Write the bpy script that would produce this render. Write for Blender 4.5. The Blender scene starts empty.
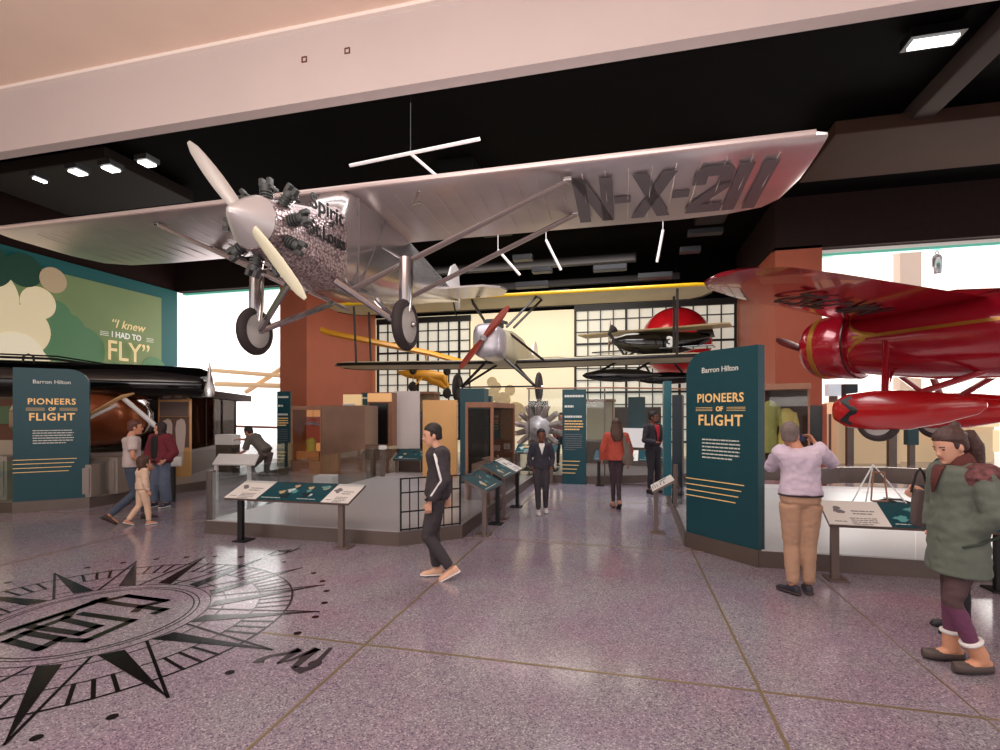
import bpy, bmesh, math, random
from mathutils import Vector, Matrix
random.seed(7)
SC = bpy.context.scene
COL = SC.collection
PI = math.pi
YAW = math.atan(125/510)
CA, SA = math.cos(YAW), math.sin(YAW)
# gallery frame: x across the hall, y into the hall, camera at the origin 1.8 m up, turned 13.8 degrees
def cam_dir(X, Y): return Vector((X*CA - Y*SA, X*SA + Y*CA, 0))
def face_angle(X, Y):          # local +y points along a camera frame direction
    d = cam_dir(X, Y); return math.atan2(d.y, d.x) - PI/2

# ------------------------------------------------------------------ materials
def s2l(c):
    return tuple((x/12.92 if x <= .04045 else ((x+.055)/1.055)**2.4) for x in c)
def rgb(r, g, b): return s2l((r/255, g/255, b/255)) + (1,)
MATS = {}
def mat(name, col, rough=.5, metal=0, noise=0, nscale=8, bump=0, bscale=60, emit=0, ecol=None, coat=0, spec=.5, stretch=None, alpha=None):
    if name in MATS: return MATS[name]
    m = bpy.data.materials.new(name); m.use_nodes = True
    nt = m.node_tree; b = nt.nodes['Principled BSDF']
    b.inputs['Base Color'].default_value = col
    b.inputs['Roughness'].default_value = rough
    b.inputs['Metallic'].default_value = metal
    b.inputs['Coat Weight'].default_value = coat
    b.inputs['Specular IOR Level'].default_value = spec
    tc = nt.nodes.new('ShaderNodeTexCoord'); mp = nt.nodes.new('ShaderNodeMapping')
    nt.links.new(tc.outputs['Object'], mp.inputs['Vector'])
    if stretch: mp.inputs['Scale'].default_value = stretch
    n = nt.nodes.new('ShaderNodeTexNoise'); n.inputs['Scale'].default_value = nscale; n.inputs['Detail'].default_value = 4
    nt.links.new(mp.outputs[0], n.inputs['Vector'])
    if noise:
        r = nt.nodes.new('ShaderNodeValToRGB')
        r.color_ramp.elements[0].position = .3; r.color_ramp.elements[1].position = .7
        r.color_ramp.elements[0].color = tuple(max(0, c*(1-noise)) for c in col[:3]) + (1,)
        r.color_ramp.elements[1].color = tuple(min(1, c*(1+noise)) for c in col[:3]) + (1,)
        nt.links.new(n.outputs['Fac'], r.inputs['Fac']); nt.links.new(r.outputs['Color'], b.inputs['Base Color'])
    if bump:
        n2 = nt.nodes.new('ShaderNodeTexNoise'); n2.inputs['Scale'].default_value = bscale; n2.inputs['Detail'].default_value = 3
        nt.links.new(mp.outputs[0], n2.inputs['Vector'])
        bp = nt.nodes.new('ShaderNodeBump'); bp.inputs['Strength'].default_value = bump; bp.inputs['Distance'].default_value = .02
        nt.links.new(n2.outputs['Fac'], bp.inputs['Height']); nt.links.new(bp.outputs[0], b.inputs['Normal'])
    if emit:
        b.inputs['Emission Color'].default_value = ecol or col
        b.inputs['Emission Strength'].default_value = emit
    MATS[name] = m
    return m

def glass_mat(name='clear_glass', tint=(.93, .95, .95), refl=.16):
    if name in MATS: return MATS[name]
    m = bpy.data.materials.new(name); m.use_nodes = True
    nt = m.node_tree; nt.nodes.clear()
    o = nt.nodes.new('ShaderNodeOutputMaterial'); mx = nt.nodes.new('ShaderNodeMixShader')
    t = nt.nodes.new('ShaderNodeBsdfTransparent'); g = nt.nodes.new('ShaderNodeBsdfGlossy')
    t.inputs[0].default_value = tint + (1,); g.inputs['Roughness'].default_value = .03; g.inputs['Color'].default_value = (.9, .9, .9, 1)
    f = nt.nodes.new('ShaderNodeFresnel'); f.inputs['IOR'].default_value = 1.45
    mm = nt.nodes.new('ShaderNodeMath'); mm.operation = 'MULTIPLY'; mm.inputs[1].default_value = refl*2
    nt.links.new(f.outputs[0], mm.inputs[0]); nt.links.new(mm.outputs[0], mx.inputs[0])
    nt.links.new(t.outputs[0], mx.inputs[1]); nt.links.new(g.outputs[0], mx.inputs[2]); nt.links.new(mx.outputs[0], o.inputs[0])
    MATS[name] = m
    return m

def terrazzo():
    m = bpy.data.materials.new('terrazzo'); m.use_nodes = True
    nt = m.node_tree; b = nt.nodes['Principled BSDF']; N = nt.nodes.new; L = nt.links.new
    tc = N('ShaderNodeTexCoord')
    v = N('ShaderNodeTexVoronoi'); v.inputs['Scale'].default_value = 110
    L(tc.outputs['Object'], v.inputs['Vector'])
    sep = N('ShaderNodeSeparateColor'); L(v.outputs['Color'], sep.inputs[0])
    r = N('ShaderNodeValToRGB'); e = r.color_ramp; e.interpolation = 'CONSTANT'
    cols = [(0, (108, 99, 113)), (.14, (136, 127, 136)), (.4, (150, 141, 148)), (.72, (163, 155, 158)), (.92, (188, 181, 182))]
    e.elements[0].color = rgb(*cols[0][1]); e.elements[1].position = cols[1][0]; e.elements[1].color = rgb(*cols[1][1])
    for p, c in cols[2:]:
        el = e.elements.new(p); el.color = rgb(*c)
    L(sep.outputs[0], r.inputs['Fac'])
    n = N('ShaderNodeTexNoise'); n.inputs['Scale'].default_value = 1.6; n.inputs['Detail'].default_value = 3
    L(tc.outputs['Object'], n.inputs['Vector'])
    r2 = N('ShaderNodeValToRGB'); r2.color_ramp.elements[0].position = .36; r2.color_ramp.elements[1].position = .66
    r2.color_ramp.elements[0].color = rgb(240, 243, 246); r2.color_ramp.elements[1].color = rgb(238, 224, 240)
    L(n.outputs['Fac'], r2.inputs['Fac'])
    mx = N('ShaderNodeMix'); mx.data_type = 'RGBA'; mx.blend_type = 'MULTIPLY'; mx.inputs[0].default_value = 1
    L(r.outputs[0], mx.inputs[6]); L(r2.outputs[0], mx.inputs[7]); L(mx.outputs[2], b.inputs['Base Color'])
    b.inputs['Roughness'].default_value = .14; b.inputs['Specular IOR Level'].default_value = .75
    return m

# ------------------------------------------------------------------ mesh helpers
def BM(): return bmesh.new()
def xf(bm, vs, M):
    if M is not None: bmesh.ops.transform(bm, matrix=M, verts=vs)
def box(bm, c, s, M=None, rz=0, mi=0, bev=0):
    T = Matrix.Translation(c) @ Matrix.Rotation(rz, 4, 'Z') @ Matrix.Diagonal((s[0], s[1], s[2], 1))
    g = bmesh.ops.create_cube(bm, size=1, matrix=T)
    vs = g['verts']
    fs = {f for v in vs for f in v.link_faces}
    for f in fs: f.material_index = mi
    if bev:
        es = {e for v in vs for e in v.link_edges}
        r = bmesh.ops.bevel(bm, geom=list(es), offset=bev, segments=2, affect='EDGES', profile=.7)
        vs = list({v for f in r['faces'] for v in f.verts} | {v for v in vs if v.is_valid})
    xf(bm, vs, M)
def frame_from(d):
    d = d.normalized(); up = Vector((0, 0, 1)) if abs(d.z) < .95 else Vector((0, 1, 0))
    a = d.cross(up).normalized(); b = a.cross(d).normalized()
    return a, b
def loft(bm, rings, cap=True, mi=0, M=None):
    """rings: lists of points, same count"""
    L = []
    for rg in rings: L.append([bm.verts.new(M @ Vector(p) if M is not None else p) for p in rg])
    n = len(L[0])
    for a, b in zip(L, L[1:]):
        for i in range(n):
            f = bm.faces.new((a[i], a[(i+1) % n], b[(i+1) % n], b[i])); f.material_index = mi
    if cap:
        for rg, rev in ((L[0], True), (L[-1], False)):
            try:
                f = bm.faces.new(rg[::-1] if rev else rg); f.material_index = mi
            except ValueError: pass
def ring(c, a, b, ra, rb, n=12, p=1.0, ph=0):
    out = []
    for i in range(n):
        t = 2*PI*i/n + ph; ct, st = math.cos(t), math.sin(t)
        x = math.copysign(abs(ct)**p, ct); y = math.copysign(abs(st)**p, st)
        out.append(c + a*(ra*x) + b*(rb*y))
    return out
def tube(bm, pts, r, n=10, mi=0, cap=True, flat=1.0, M=None, updir=None):
    pts = [Vector(p) for p in pts]
    rr = r if isinstance(r, (list, tuple)) else [r]*len(pts)
    rings = []
    a0 = None
    for i, p in enumerate(pts):
        d = (pts[min(i+1, len(pts)-1)] - pts[max(i-1, 0)]).normalized()
        if a0 is None:
            a, b = frame_from(d)
            if updir is not None:
                a = d.cross(Vector(updir)).normalized(); b = a.cross(d).normalized()
        else:
            a = (a0 - d*a0.dot(d)).normalized(); b = a.cross(d).normalized()
        a0 = a
        rings.append(ring(p, a, b, rr[i], rr[i]*flat, n))
    # outward winding: ring a,b with d = b x a ... fixed by normal recalculation at build
    loft(bm, rings, cap, mi, M)
def lathe(bm, prof, n=24, M=None, mi=0, closed=False):
    """prof: (radius, z) around local z"""
    L = []
    for r, z in prof:
        if r < 1e-5: L.append([bm.verts.new(M @ Vector((0, 0, z)) if M is not None else (0, 0, z))])
        else:
            L.append([bm.verts.new((M @ Vector((r*math.cos(2*PI*i/n), r*math.sin(2*PI*i/n), z))) if M is not None else (r*math.cos(2*PI*i/n), r*math.sin(2*PI*i/n), z)) for i in range(n)])
    for a, b in zip(L, L[1:] + ([L[0]] if closed else [])):
        for i in range(n):
            j = (i+1) % n
            if len(a) == 1 and len(b) == 1: continue
            if len(a) == 1: f = bm.faces.new((a[0], b[j], b[i]))
            elif len(b) == 1: f = bm.faces.new((a[i], a[j], b[0]))
            else: f = bm.faces.new((a[i], a[j], b[j], b[i]))
            f.material_index = mi
def prism(bm, poly, z0, z1, M=None, mi=0):
    """poly (x,y) extruded in z"""
    T = (lambda p: M @ Vector(p)) if M is not None else (lambda p: Vector(p))
    lo = [bm.verts.new(T((x, y, z0))) for x, y in poly]; hi = [bm.verts.new(T((x, y, z1))) for x, y in poly]
    n = len(poly)
    for i in range(n):
        f = bm.faces.new((lo[i], lo[(i+1) % n], hi[(i+1) % n], hi[i])); f.material_index = mi
    f = bm.faces.new(lo[::-1]); f.material_index = mi
    f = bm.faces.new(hi); f.material_index = mi
def ball(bm, c, r, M=None, u=16, v=10, mi=0):
    r = r if isinstance(r, (tuple, list)) else (r, r, r)
    T = Matrix.Translation(c) @ Matrix.Diagonal((r[0], r[1], r[2], 1))
    if M is not None: T = M @ T
    g = bmesh.ops.create_uvsphere(bm, u_segments=u, v_segments=v, radius=1, matrix=T)
    for f in {f for q in g['verts'] for f in q.link_faces}: f.material_index = mi
def basis(o, right, up):
    r = Vector(right).normalized(); u = Vector(up).normalized(); w = r.cross(u)
    return Matrix(((r.x, u.x, w.x, o[0]), (r.y, u.y, w.y, o[1]), (r.z, u.z, w.z, o[2]), (0, 0, 0, 1)))

def obj(name, bm, m, parent=None, smooth=False, ang=40):
    me = bpy.data.meshes.new(name)
    bmesh.ops.recalc_face_normals(bm, faces=bm.faces)
    bm.to_mesh(me); bm.free()
    for x in (m if isinstance(m, (list, tuple)) else [m]): me.materials.append(x)
    if smooth:
        me.shade_smooth() if hasattr(me, 'shade_smooth') else None
        try: me.set_sharp_from_angle(angle=math.radians(ang))
        except Exception: pass
    o = bpy.data.objects.new(name, me); COL.objects.link(o)
    if parent: o.parent = parent
    return o
def tag(o, label, cat, group=None, kind=None):
    if label: o['label'] = label
    if cat: o['category'] = cat
    if group: o['group'] = group
    if kind: o['kind'] = kind
    return o
def thing(name, label, cat, loc=(0, 0, 0), rz=0, group=None):
    o = bpy.data.objects.new(name, None); COL.objects.link(o)
    o.empty_display_size = .2; o.location = loc; o.rotation_euler = (0, 0, rz)
    return tag(o, label, cat, group)
def struct(name, bm, m, label, cat, smooth=False):
    return tag(obj(name, bm, m, None, smooth), label, cat, kind='structure')
def dup(root, loc, rz, label=None):
    def cp(o, par):
        c = o.copy(); COL.objects.link(c)
        if par: c.parent = par
        for ch in o.children: cp(ch, c)
        return c
    r = cp(root, None); r.location = loc; r.rotation_euler = (0, 0, rz)
    if label: r['label'] = label
    return r
def text_bm(bm, s, size, M, align='LEFT', extrude=.002, bold=0, shear=0, sx=1, spacing=1, res=3):
    cu = bpy.data.curves.new('t', 'FONT'); cu.body = s; cu.size = size; cu.align_x = align; cu.extrude = extrude
    cu.offset = bold; cu.shear = shear; cu.resolution_u = res; cu.space_character = spacing
    o = bpy.data.objects.new('t', cu); COL.objects.link(o)
    dg = bpy.context.evaluated_depsgraph_get()
    me = o.evaluated_get(dg).to_mesh()
    n0 = len(bm.verts)
    bm.from_mesh(me)
    bm.verts.ensure_lookup_table()
    vs = bm.verts[n0:]
    bmesh.ops.transform(bm, matrix=M @ Matrix.Diagonal((sx, 1, 1, 1)), verts=vs)
    o.evaluated_get(dg).to_mesh_clear()
    bpy.data.objects.remove(o); bpy.data.curves.remove(cu)
def text(name, lines, m, parent, M, extrude=.002):
    """lines: (string, size, x, y, kwargs)"""
    bm = BM()
    for s, size, x, y, kw in lines:
        text_bm(bm, s, size, M @ Matrix.Translation((x, y, 0)), extrude=extrude, **kw)
    me = bpy.data.meshes.new(name); bm.to_mesh(me); bm.free(); me.materials.append(m)
    o = bpy.data.objects.new(name, me); COL.objects.link(o); o.parent = parent
    return o
def fake_par(bm, x, y, w, rows, dy, h, M, rnd, ragged=.85):
    """rows of tiny word blocks: body copy too small to read"""
    for r in range(rows):
        cx = x; end = x + w*(ragged if r == rows-1 else rnd.uniform(.94, 1))
        while cx < end:
            ww = min(rnd.uniform(.02, .07), end-cx)
            prism(bm, [(cx, y-r*dy), (cx+ww, y-r*dy), (cx+ww, y-r*dy+h), (cx, y-r*dy+h)], 0, .002, M)
            cx += ww + .009
def remesh(name, bm, vox, m, parent, smooth_it=3, disp=0, dscale=.1):
    me = bpy.data.meshes.new('tmp'); bmesh.ops.recalc_face_normals(bm, faces=bm.faces); bm.to_mesh(me); bm.free()
    o = bpy.data.objects.new('tmp', me); COL.objects.link(o)
    r = o.modifiers.new('r', 'REMESH'); r.mode = 'VOXEL'; r.voxel_size = vox; r.use_smooth_shade = True
    if smooth_it:
        s = o.modifiers.new('s', 'SMOOTH'); s.iterations = smooth_it; s.factor = .5
    dg = bpy.context.evaluated_depsgraph_get()
    out = bpy.data.meshes.new_from_object(o.evaluated_get(dg), depsgraph=dg)
    bpy.data.objects.remove(o); bpy.data.meshes.remove(me)
    if disp:
        from mathutils import noise
        for v in out.vertices:
            p = v.co/dscale
            k = noise.noise(Vector((p.x, p.y, p.z*1.6))) + .5*noise.noise(p*2.1)
            v.co += v.normal*(disp*k)
    out.name = name; out.materials.clear()
    for x in (m if isinstance(m, (list, tuple)) else [m]): out.materials.append(x)
    out.shade_smooth()
    n = bpy.data.objects.new(name, out); COL.objects.link(n)
    if parent: n.parent = parent
    return n

# shared materials
M_floor = terrazzo()
M_brass = mat('brass_strip', rgb(150, 132, 104), .35, .6)
M_black = mat('black_paint', rgb(10, 9, 10), .5, noise=.3)
M_gloss_black = mat('gloss_black', rgb(8, 8, 9), .12, coat=.8)
M_soot = mat('ceiling_black', rgb(4, 3, 3), .95, noise=.4, nscale=1.5, spec=.1)
M_brown_dark = mat('dark_brown_wall', rgb(44, 30, 27), .8, noise=.1, spec=.2)
M_brown_soffit = mat('brown_soffit', rgb(62, 44, 36), .8, noise=.1, nscale=1, spec=.1)
M_greybeam = mat('grey_beam', rgb(64, 56, 52), .8, spec=.1)
M_cream = mat('cream_plaster', rgb(244, 216, 198), .8, noise=.03, nscale=1)
M_fascia = mat('beige_fascia', rgb(204, 188, 184), .7, noise=.02, nscale=1)
M_copper = mat('copper_wall', rgb(192, 104, 78), .45, .1, noise=.06, nscale=1.2)
M_plinth = mat('bronze_plinth', rgb(112, 98, 92), .38, .55, noise=.08, nscale=3)
M_post = mat('bronze_post', rgb(120, 104, 98), .4, .5)
M_deck = mat('platform_deck', rgb(178, 170, 172), .3, noise=.04)
M_white_deck = mat('white_deck', rgb(225, 222, 224), .35)
M_teal = mat('teal_panel', rgb(10, 66, 76), .42, noise=.05)
M_teal_l = mat('teal_panel_light', rgb(38, 104, 116), .35)
M_navy = mat('navy_panel', rgb(10, 36, 48), .45)
M_gold = mat('gold_lettering', rgb(246, 200, 132), .5, emit=.12)
M_paleline = mat('pale_lettering', rgb(214, 216, 206), .5)
M_white = mat('white_satin', rgb(232, 230, 228), .4)
M_printw = mat('white_print', rgb(226, 220, 214), .45)
M_ink = mat('grey_ink', rgb(130, 128, 128), .6)
M_glass = glass_mat()
M_glassdk = glass_mat('smoked_glass', (.72, .66, .62), .1)
M_goldpanel = mat('gold_panel', rgb(222, 168, 108), .34, .45, noise=.08, nscale=1)
M_wood = mat('case_wood', rgb(152, 104, 78), .45, noise=.1)
# ================================================================== the setting
def slab(name, x0, x1, y0, y1, z0, z1, m, label, cat):
    bm = BM(); box(bm, ((x0+x1)/2, (y0+y1)/2, (z0+z1)/2), (x1-x0, y1-y0, z1-z0))
    return struct(name, bm, m, label, cat)
slab('floor', -22, 18, -5, 34, -.2, 0, M_floor, 'polished speckled pink grey terrazzo floor of the hall', 'floor')
# brass divider strips in the terrazzo
k = 1
for x in (-12.3, -7.15, -1.96, .85, 2.06, 6.2):
    w = .012 if x == 2.06 else .022
    slab('trim_%d' % k, x-w/2, x+w/2, -5, 17, 0, .0025, M_brass, 'thin brass divider strip running into the hall, %s' % {
        -12.3: 'under the black wing side', -7.15: 'passing behind the compass', -1.96: 'passing under the walking man', .85: 'ending at the corner of the near platform', 2.06: 'hairline one beside the man with a phone', 6.2: 'farthest towards the red aircraft'}[x], 'floor trim'); k += 1
for y in (.15, 3.6, 7.05, 10.5, 13.95):
    slab('trim_%d' % k, -2.9 if y == 3.6 else -20, 14, y-.011, y+.011, 0, .0024, M_brass, 'thin brass divider strip crossing the hall %s' % {
        .15: 'at the camera position', 3.6: 'from the edge of the compass', 7.05: 'level with the platform corners', 10.5: 'behind the woman in orange', 13.95: 'beyond the far platform'}[y], 'floor trim'); k += 1
slab('ceiling', -22, 18, 6.4, 17.3, 8.3, 8.5, M_soot, 'black hall ceiling', 'ceiling')
slab('ceiling_back', -12.86, 5.69, 17.3, 22.8, 8.3, 8.5, M_soot, 'black ceiling over the biplane alcove', 'ceiling')
slab('ceiling_hall', -26, 24, 22.8, 27, 9, 9.2, mat('hall_ceiling', rgb(240, 236, 232), .9, emit=.6), 'white ceiling of the bright hall', 'ceiling')  # hall brightness put into the ceiling as glow, no lamp
slab('ceiling_near', -24, 18, -5, 6.3, 7.2, 7.4, M_cream, 'cream plaster ceiling over the viewer', 'ceiling')
slab('trim_20', -24, 18, 6.3, 6.5, 6.17, 8.5, M_fascia, 'deep beige fascia beam across the front of the dark ceiling', 'fascia')
slab('trim_21', -24, 18, 6.22, 6.3, 7.15, 7.2, mat('fascia_bead', rgb(250, 236, 228), .5), 'pale bead along the top of the beige fascia', 'trim')
def frame_square(x, z):
    bm = BM(); s = .034
    for dx, dz, w, h in ((0, s, 2*s+.012, .014), (0, -s, 2*s+.012, .014), (s, 0, .014, 2*s), (-s, 0, .014, 2*s)):
        box(bm, (x+dx, 6.294, z+dz), (w, .012, h))
    return bm
for x, z, l in ((-4.37, 6.76, 'left'), (-3.70, 6.77, 'right')):
    tag(obj('fascia_socket', frame_square(x, z), mat('socket_red', rgb(110, 60, 50), .6)), 'small square rust outline fitting on the beige fascia, %s one of the two' % l, 'fitting', 'square fittings on the beige fascia')
# left wall with the mural, far openings, copper piers
slab('wall_left', -18, -17.75, -5, 17, 0, 8.3, M_brown_dark, 'dark brown left wall above the green mural', 'wall')
slab('wall_back_left', -17.75, -11.7, 17, 17.3, 6.72, 8.3, M_brown_dark, 'dark brown spandrel above the bright opening beside the mural', 'wall')
slab('wall_back_right', 4.42, 18, 17, 17.3, 6.72, 8.3, M_brown_dark, 'dark brown spandrel above the bright opening behind the red aircraft', 'wall')
slab('wall_pier_left', -12.86, -11.7, 17.0, 22.5, 0, 6.8, M_copper, 'copper coloured pier wall at the left of the biplane', 'wall')
slab('wall_pier_right', 4.42, 5.69, 17.0, 22.5, 0, 6.8, M_copper, 'copper coloured pier wall behind the nose of the red aircraft', 'wall')
slab('wall_pier_top_left', -12.86, -11.7, 17.3, 22.8, 6.82, 8.3, M_brown_dark, 'dark band above the left copper pier', 'wall')
slab('wall_pier_top_right', 4.42, 5.69, 17.3, 22.8, 6.82, 8.3, M_brown_dark, 'dark band above the right copper pier', 'wall')
M_creamwall = mat('cream_back_wall', rgb(240, 228, 196), .8, noise=.04, nscale=.6, emit=.42, ecol=rgb(246, 232, 196))  # glow put into the wall material stands in for light on it
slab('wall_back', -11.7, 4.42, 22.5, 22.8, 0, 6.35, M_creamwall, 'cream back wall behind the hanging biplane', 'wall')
slab('wall_back_top', -11.7, 4.42, 22.5, 22.8, 6.35, 8.3, M_soot, 'black wall band above the cream back wall', 'wall')
M_haze = mat('bright_hall_wall', rgb(250, 246, 244), .9, emit=1.15, ecol=rgb(255, 250, 248))  # glowing backdrop, stands in for the light of the hall beyond
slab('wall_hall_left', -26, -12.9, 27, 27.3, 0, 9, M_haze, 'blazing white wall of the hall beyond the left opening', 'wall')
slab('wall_hall_right', 5.7, 24, 27, 27.3, 0, 9, mat('bright_hall_wall_warm', rgb(250, 244, 236), .9, emit=1.0, ecol=rgb(255, 246, 236)), 'bright white wall of the hall beyond the right opening', 'wall')  # right hall wall glows as a backdrop too
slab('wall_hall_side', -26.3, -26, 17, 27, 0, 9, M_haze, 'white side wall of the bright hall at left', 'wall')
slab('trim_22', -17.7, -12.9, 17.3, 17.5, 6.64, 6.72, mat('glass_edge', rgb(120, 214, 190), .3, emit=.35), 'green glass edge under the dark spandrel at left', 'trim')
slab('trim_23', 5.7, 18, 17.3, 17.5, 6.54, 6.62, MATS['glass_edge'], 'green glass edge under the dark spandrel at right', 'trim')
slab('trim_24', 5.7, 18, 17.35, 17.6, 6.62, 6.9, mat('pale_header', rgb(226, 214, 208), .6, emit=.35), 'pale header above the green glass edge', 'trim')

# window grids on the back wall
M_muntin = mat('black_muntin', rgb(14, 13, 14), .5)
M_winglow = mat('window_glow', rgb(226, 220, 200), .8, emit=.42, ecol=rgb(238, 234, 218))
def grid_window(n, x0, x1, z0, z1, dx, dz, label):
    bm = BM(); box(bm, ((x0+x1)/2, 22.44, (z0+z1)/2), (x1-x0, .04, z1-z0))
    w = struct('window_%d' % n, bm, M_winglow, label, 'window')
    bm = BM()
    c = int(round((x1-x0)/dx)); r = int(round((z1-z0)/dz))
    for i in range(c+1):
        x = x0+(x1-x0)*i/c; t = .1 if i % 4 == 0 else .045
        box(bm, (x, 22.36, (z0+z1)/2), (t, .08, z1-z0))
    for j in range(r+1):
        z = z0+(z1-z0)*j/r; t = .09 if j % 4 == 0 else .04
        box(bm, ((x0+x1)/2, 22.36, z), (x1-x0, .07, t))
    box(bm, ((x0+x1)/2, 22.34, z1), (x1-x0+.1, .14, .26))
    obj('window_frame', bm, M_muntin, w)
grid_window(1, -11.5, -6.9, .6, 6.15, .5, .5, 'black gridded window behind the big front wheel')
grid_window(2, -2.1, 4.35, .6, 6.35, .55, .52, 'black gridded window behind the red sphere')

# mural on the left wall
mroot = thing('mural', 'long green and cream cloud mural with a gold quotation on the left wall', 'mural', (-17.72, 4, 0))
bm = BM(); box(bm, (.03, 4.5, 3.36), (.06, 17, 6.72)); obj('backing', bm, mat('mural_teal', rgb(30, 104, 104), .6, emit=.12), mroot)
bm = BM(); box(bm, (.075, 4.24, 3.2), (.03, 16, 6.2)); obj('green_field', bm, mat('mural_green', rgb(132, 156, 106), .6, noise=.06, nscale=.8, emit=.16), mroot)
def cloud(name, discs, m, off):
    bm = BM()
    for i, (y, z, r) in enumerate(discs):
        M = Matrix.Translation((off+i*.0015, y, z)) @ Matrix.Rotation(PI/2, 4, 'Y')
        lathe(bm, [(0, 0), (r, 0), (r, .004), (0, .004)], 40, M)
    return obj(name, bm, m, mroot)
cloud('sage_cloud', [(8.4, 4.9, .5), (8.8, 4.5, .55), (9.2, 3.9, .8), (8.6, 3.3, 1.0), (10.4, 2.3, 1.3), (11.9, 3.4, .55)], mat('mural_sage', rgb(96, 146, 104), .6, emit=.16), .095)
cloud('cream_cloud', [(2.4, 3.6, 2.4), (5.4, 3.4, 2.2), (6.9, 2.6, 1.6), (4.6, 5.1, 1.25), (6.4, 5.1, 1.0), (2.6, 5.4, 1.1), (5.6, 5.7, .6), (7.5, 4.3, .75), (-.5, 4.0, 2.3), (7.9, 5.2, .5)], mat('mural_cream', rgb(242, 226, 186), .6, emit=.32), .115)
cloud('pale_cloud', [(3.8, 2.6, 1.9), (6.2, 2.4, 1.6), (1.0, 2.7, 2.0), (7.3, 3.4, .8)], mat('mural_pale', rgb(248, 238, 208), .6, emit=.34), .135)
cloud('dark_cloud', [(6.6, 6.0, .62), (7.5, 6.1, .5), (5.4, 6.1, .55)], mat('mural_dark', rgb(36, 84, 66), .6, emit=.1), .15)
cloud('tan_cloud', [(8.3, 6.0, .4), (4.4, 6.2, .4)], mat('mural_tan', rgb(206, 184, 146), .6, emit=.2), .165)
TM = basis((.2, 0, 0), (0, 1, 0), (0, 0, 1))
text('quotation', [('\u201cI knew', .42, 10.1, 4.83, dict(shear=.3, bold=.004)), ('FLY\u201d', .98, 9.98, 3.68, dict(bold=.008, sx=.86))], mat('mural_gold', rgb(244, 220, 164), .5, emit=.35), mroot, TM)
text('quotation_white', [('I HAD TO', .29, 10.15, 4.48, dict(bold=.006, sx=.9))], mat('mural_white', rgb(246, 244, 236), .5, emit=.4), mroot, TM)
bm = BM()
for y0, y1 in ((9.75, 10.05), (11.5, 11.8)):
    for j in range(3): box(bm, (.2, (y0+y1)/2, 4.5+j*.06), (.004, y1-y0, .015))
obj('quotation_rule', bm, MATS['mural_white'], mroot)

# ------------------------------------------------------------------ dark ceiling fittings
def ceil_box(name, c, s, m, label, cat, rz=0, group=None):
    bm = BM(); box(bm, (0, 0, 0), s, bev=min(s)*.15)
    o = obj(name, bm, m); o.location = c; o.rotation_euler.z = rz
    return tag(o, label, cat, group)
ceil_box('ceiling_beam', (6.0, 10.9, 8.1), (.42, 5.2, .36), M_greybeam, 'grey ceiling beam running into the hall above the red wing', 'beam')
ceil_box('ceiling_beam', (9.2, 13.6, 7.95), (9.6, 2.4, .3), M_brown_soffit, 'broad brown ceiling soffit above the striped wing tip', 'beam')
ceil_box('ceiling_beam', (-14.4, 10.9, 8.05), (4.6, 2.6, .3), mat('umber', rgb(30, 22, 20), .8), 'dark umber ceiling soffit above the far silver wing', 'beam')
ceil_box('ceiling_beam', (-1.5, 8.0, 8.15), (16, .8, .3), mat('soft_black', rgb(12, 10, 10), .8), 'charcoal ceiling beam across the hall behind the fascia', 'beam')
ceil_box('ceiling_beam', (-3.6, 19.3, 7.5), (8, .3, .3), mat('dull_steel', rgb(46, 44, 46), .45, .5), 'dull steel ceiling truss beam over the yellow wing', 'beam')
ceil_box('ceiling_beam', (-4.4, 21.2, 7.2), (13, .25, .25), MATS['dull_steel'], 'dull steel ceiling pipe beam nearest the back wall', 'beam')
ceil_box('air_duct', (-4.2, 14.6, 8.05), (1.0, 4.6, .5), mat('duct', rgb(16, 15, 16), .5, .4), 'dark air duct over the biplane', 'duct')
ceil_box('air_duct', (2.6, 15.4, 8.05), (.9, 4.0, .5), MATS['duct'], 'dark air duct over the yellow wing tip', 'duct')
pj = ceil_box('projector', (9.85, 12.35, 6.95), (.7, .9, .5), M_black, 'black projector box hung under the brown ceiling soffit', 'projector')
bm = BM(); tube(bm, [(0, 0, .2), (0, 0, .9)], .04, 8); obj('mount', bm, M_black, pj)
M_lamp = mat('lamp_white', rgb(255, 255, 255), .4, emit=5)
for i, (px, py, Y) in enumerate(((78, 172.5, 10.2), (111, 169, 10.1), (147, 163.5, 10.0), (40, 180, 10.3))):
    X = (px-500)/510*Y; z = 1.8+(413-py)/510*Y; d = cam_dir(X, Y)
    t = thing('ceiling_light', 'small white ceiling light panel above the far silver wing, %s' % ('second of four', 'third of four', 'nearest the propeller', 'faintest of four')[i], 'ceiling light', (d.x, d.y, z), 0, 'ceiling light panels over the far wing')
    w = .22 if i < 3 else .08
    bm = BM(); box(bm, (0, 0, .07), (w+.08, .3, .1)); obj('housing', bm, M_black, t)
    bm = BM(); box(bm, (0, 0, -.005), (w, .22, .03)); obj('diffuser', bm, M_lamp, t)
t = thing('ceiling_light', 'large white ceiling light panel close to the fascia above the red wing', 'ceiling light', (cam_dir(7.3, 8.6).x, cam_dir(7.3, 8.6).y, 8.05))
bm = BM(); box(bm, (0, 0, .1), (.8, .4, .16)); obj('housing', bm, M_black, t)
bm = BM(); box(bm, (0, 0, 0), (.66, .22, .04)); obj('diffuser', bm, M_lamp, t)
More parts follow.
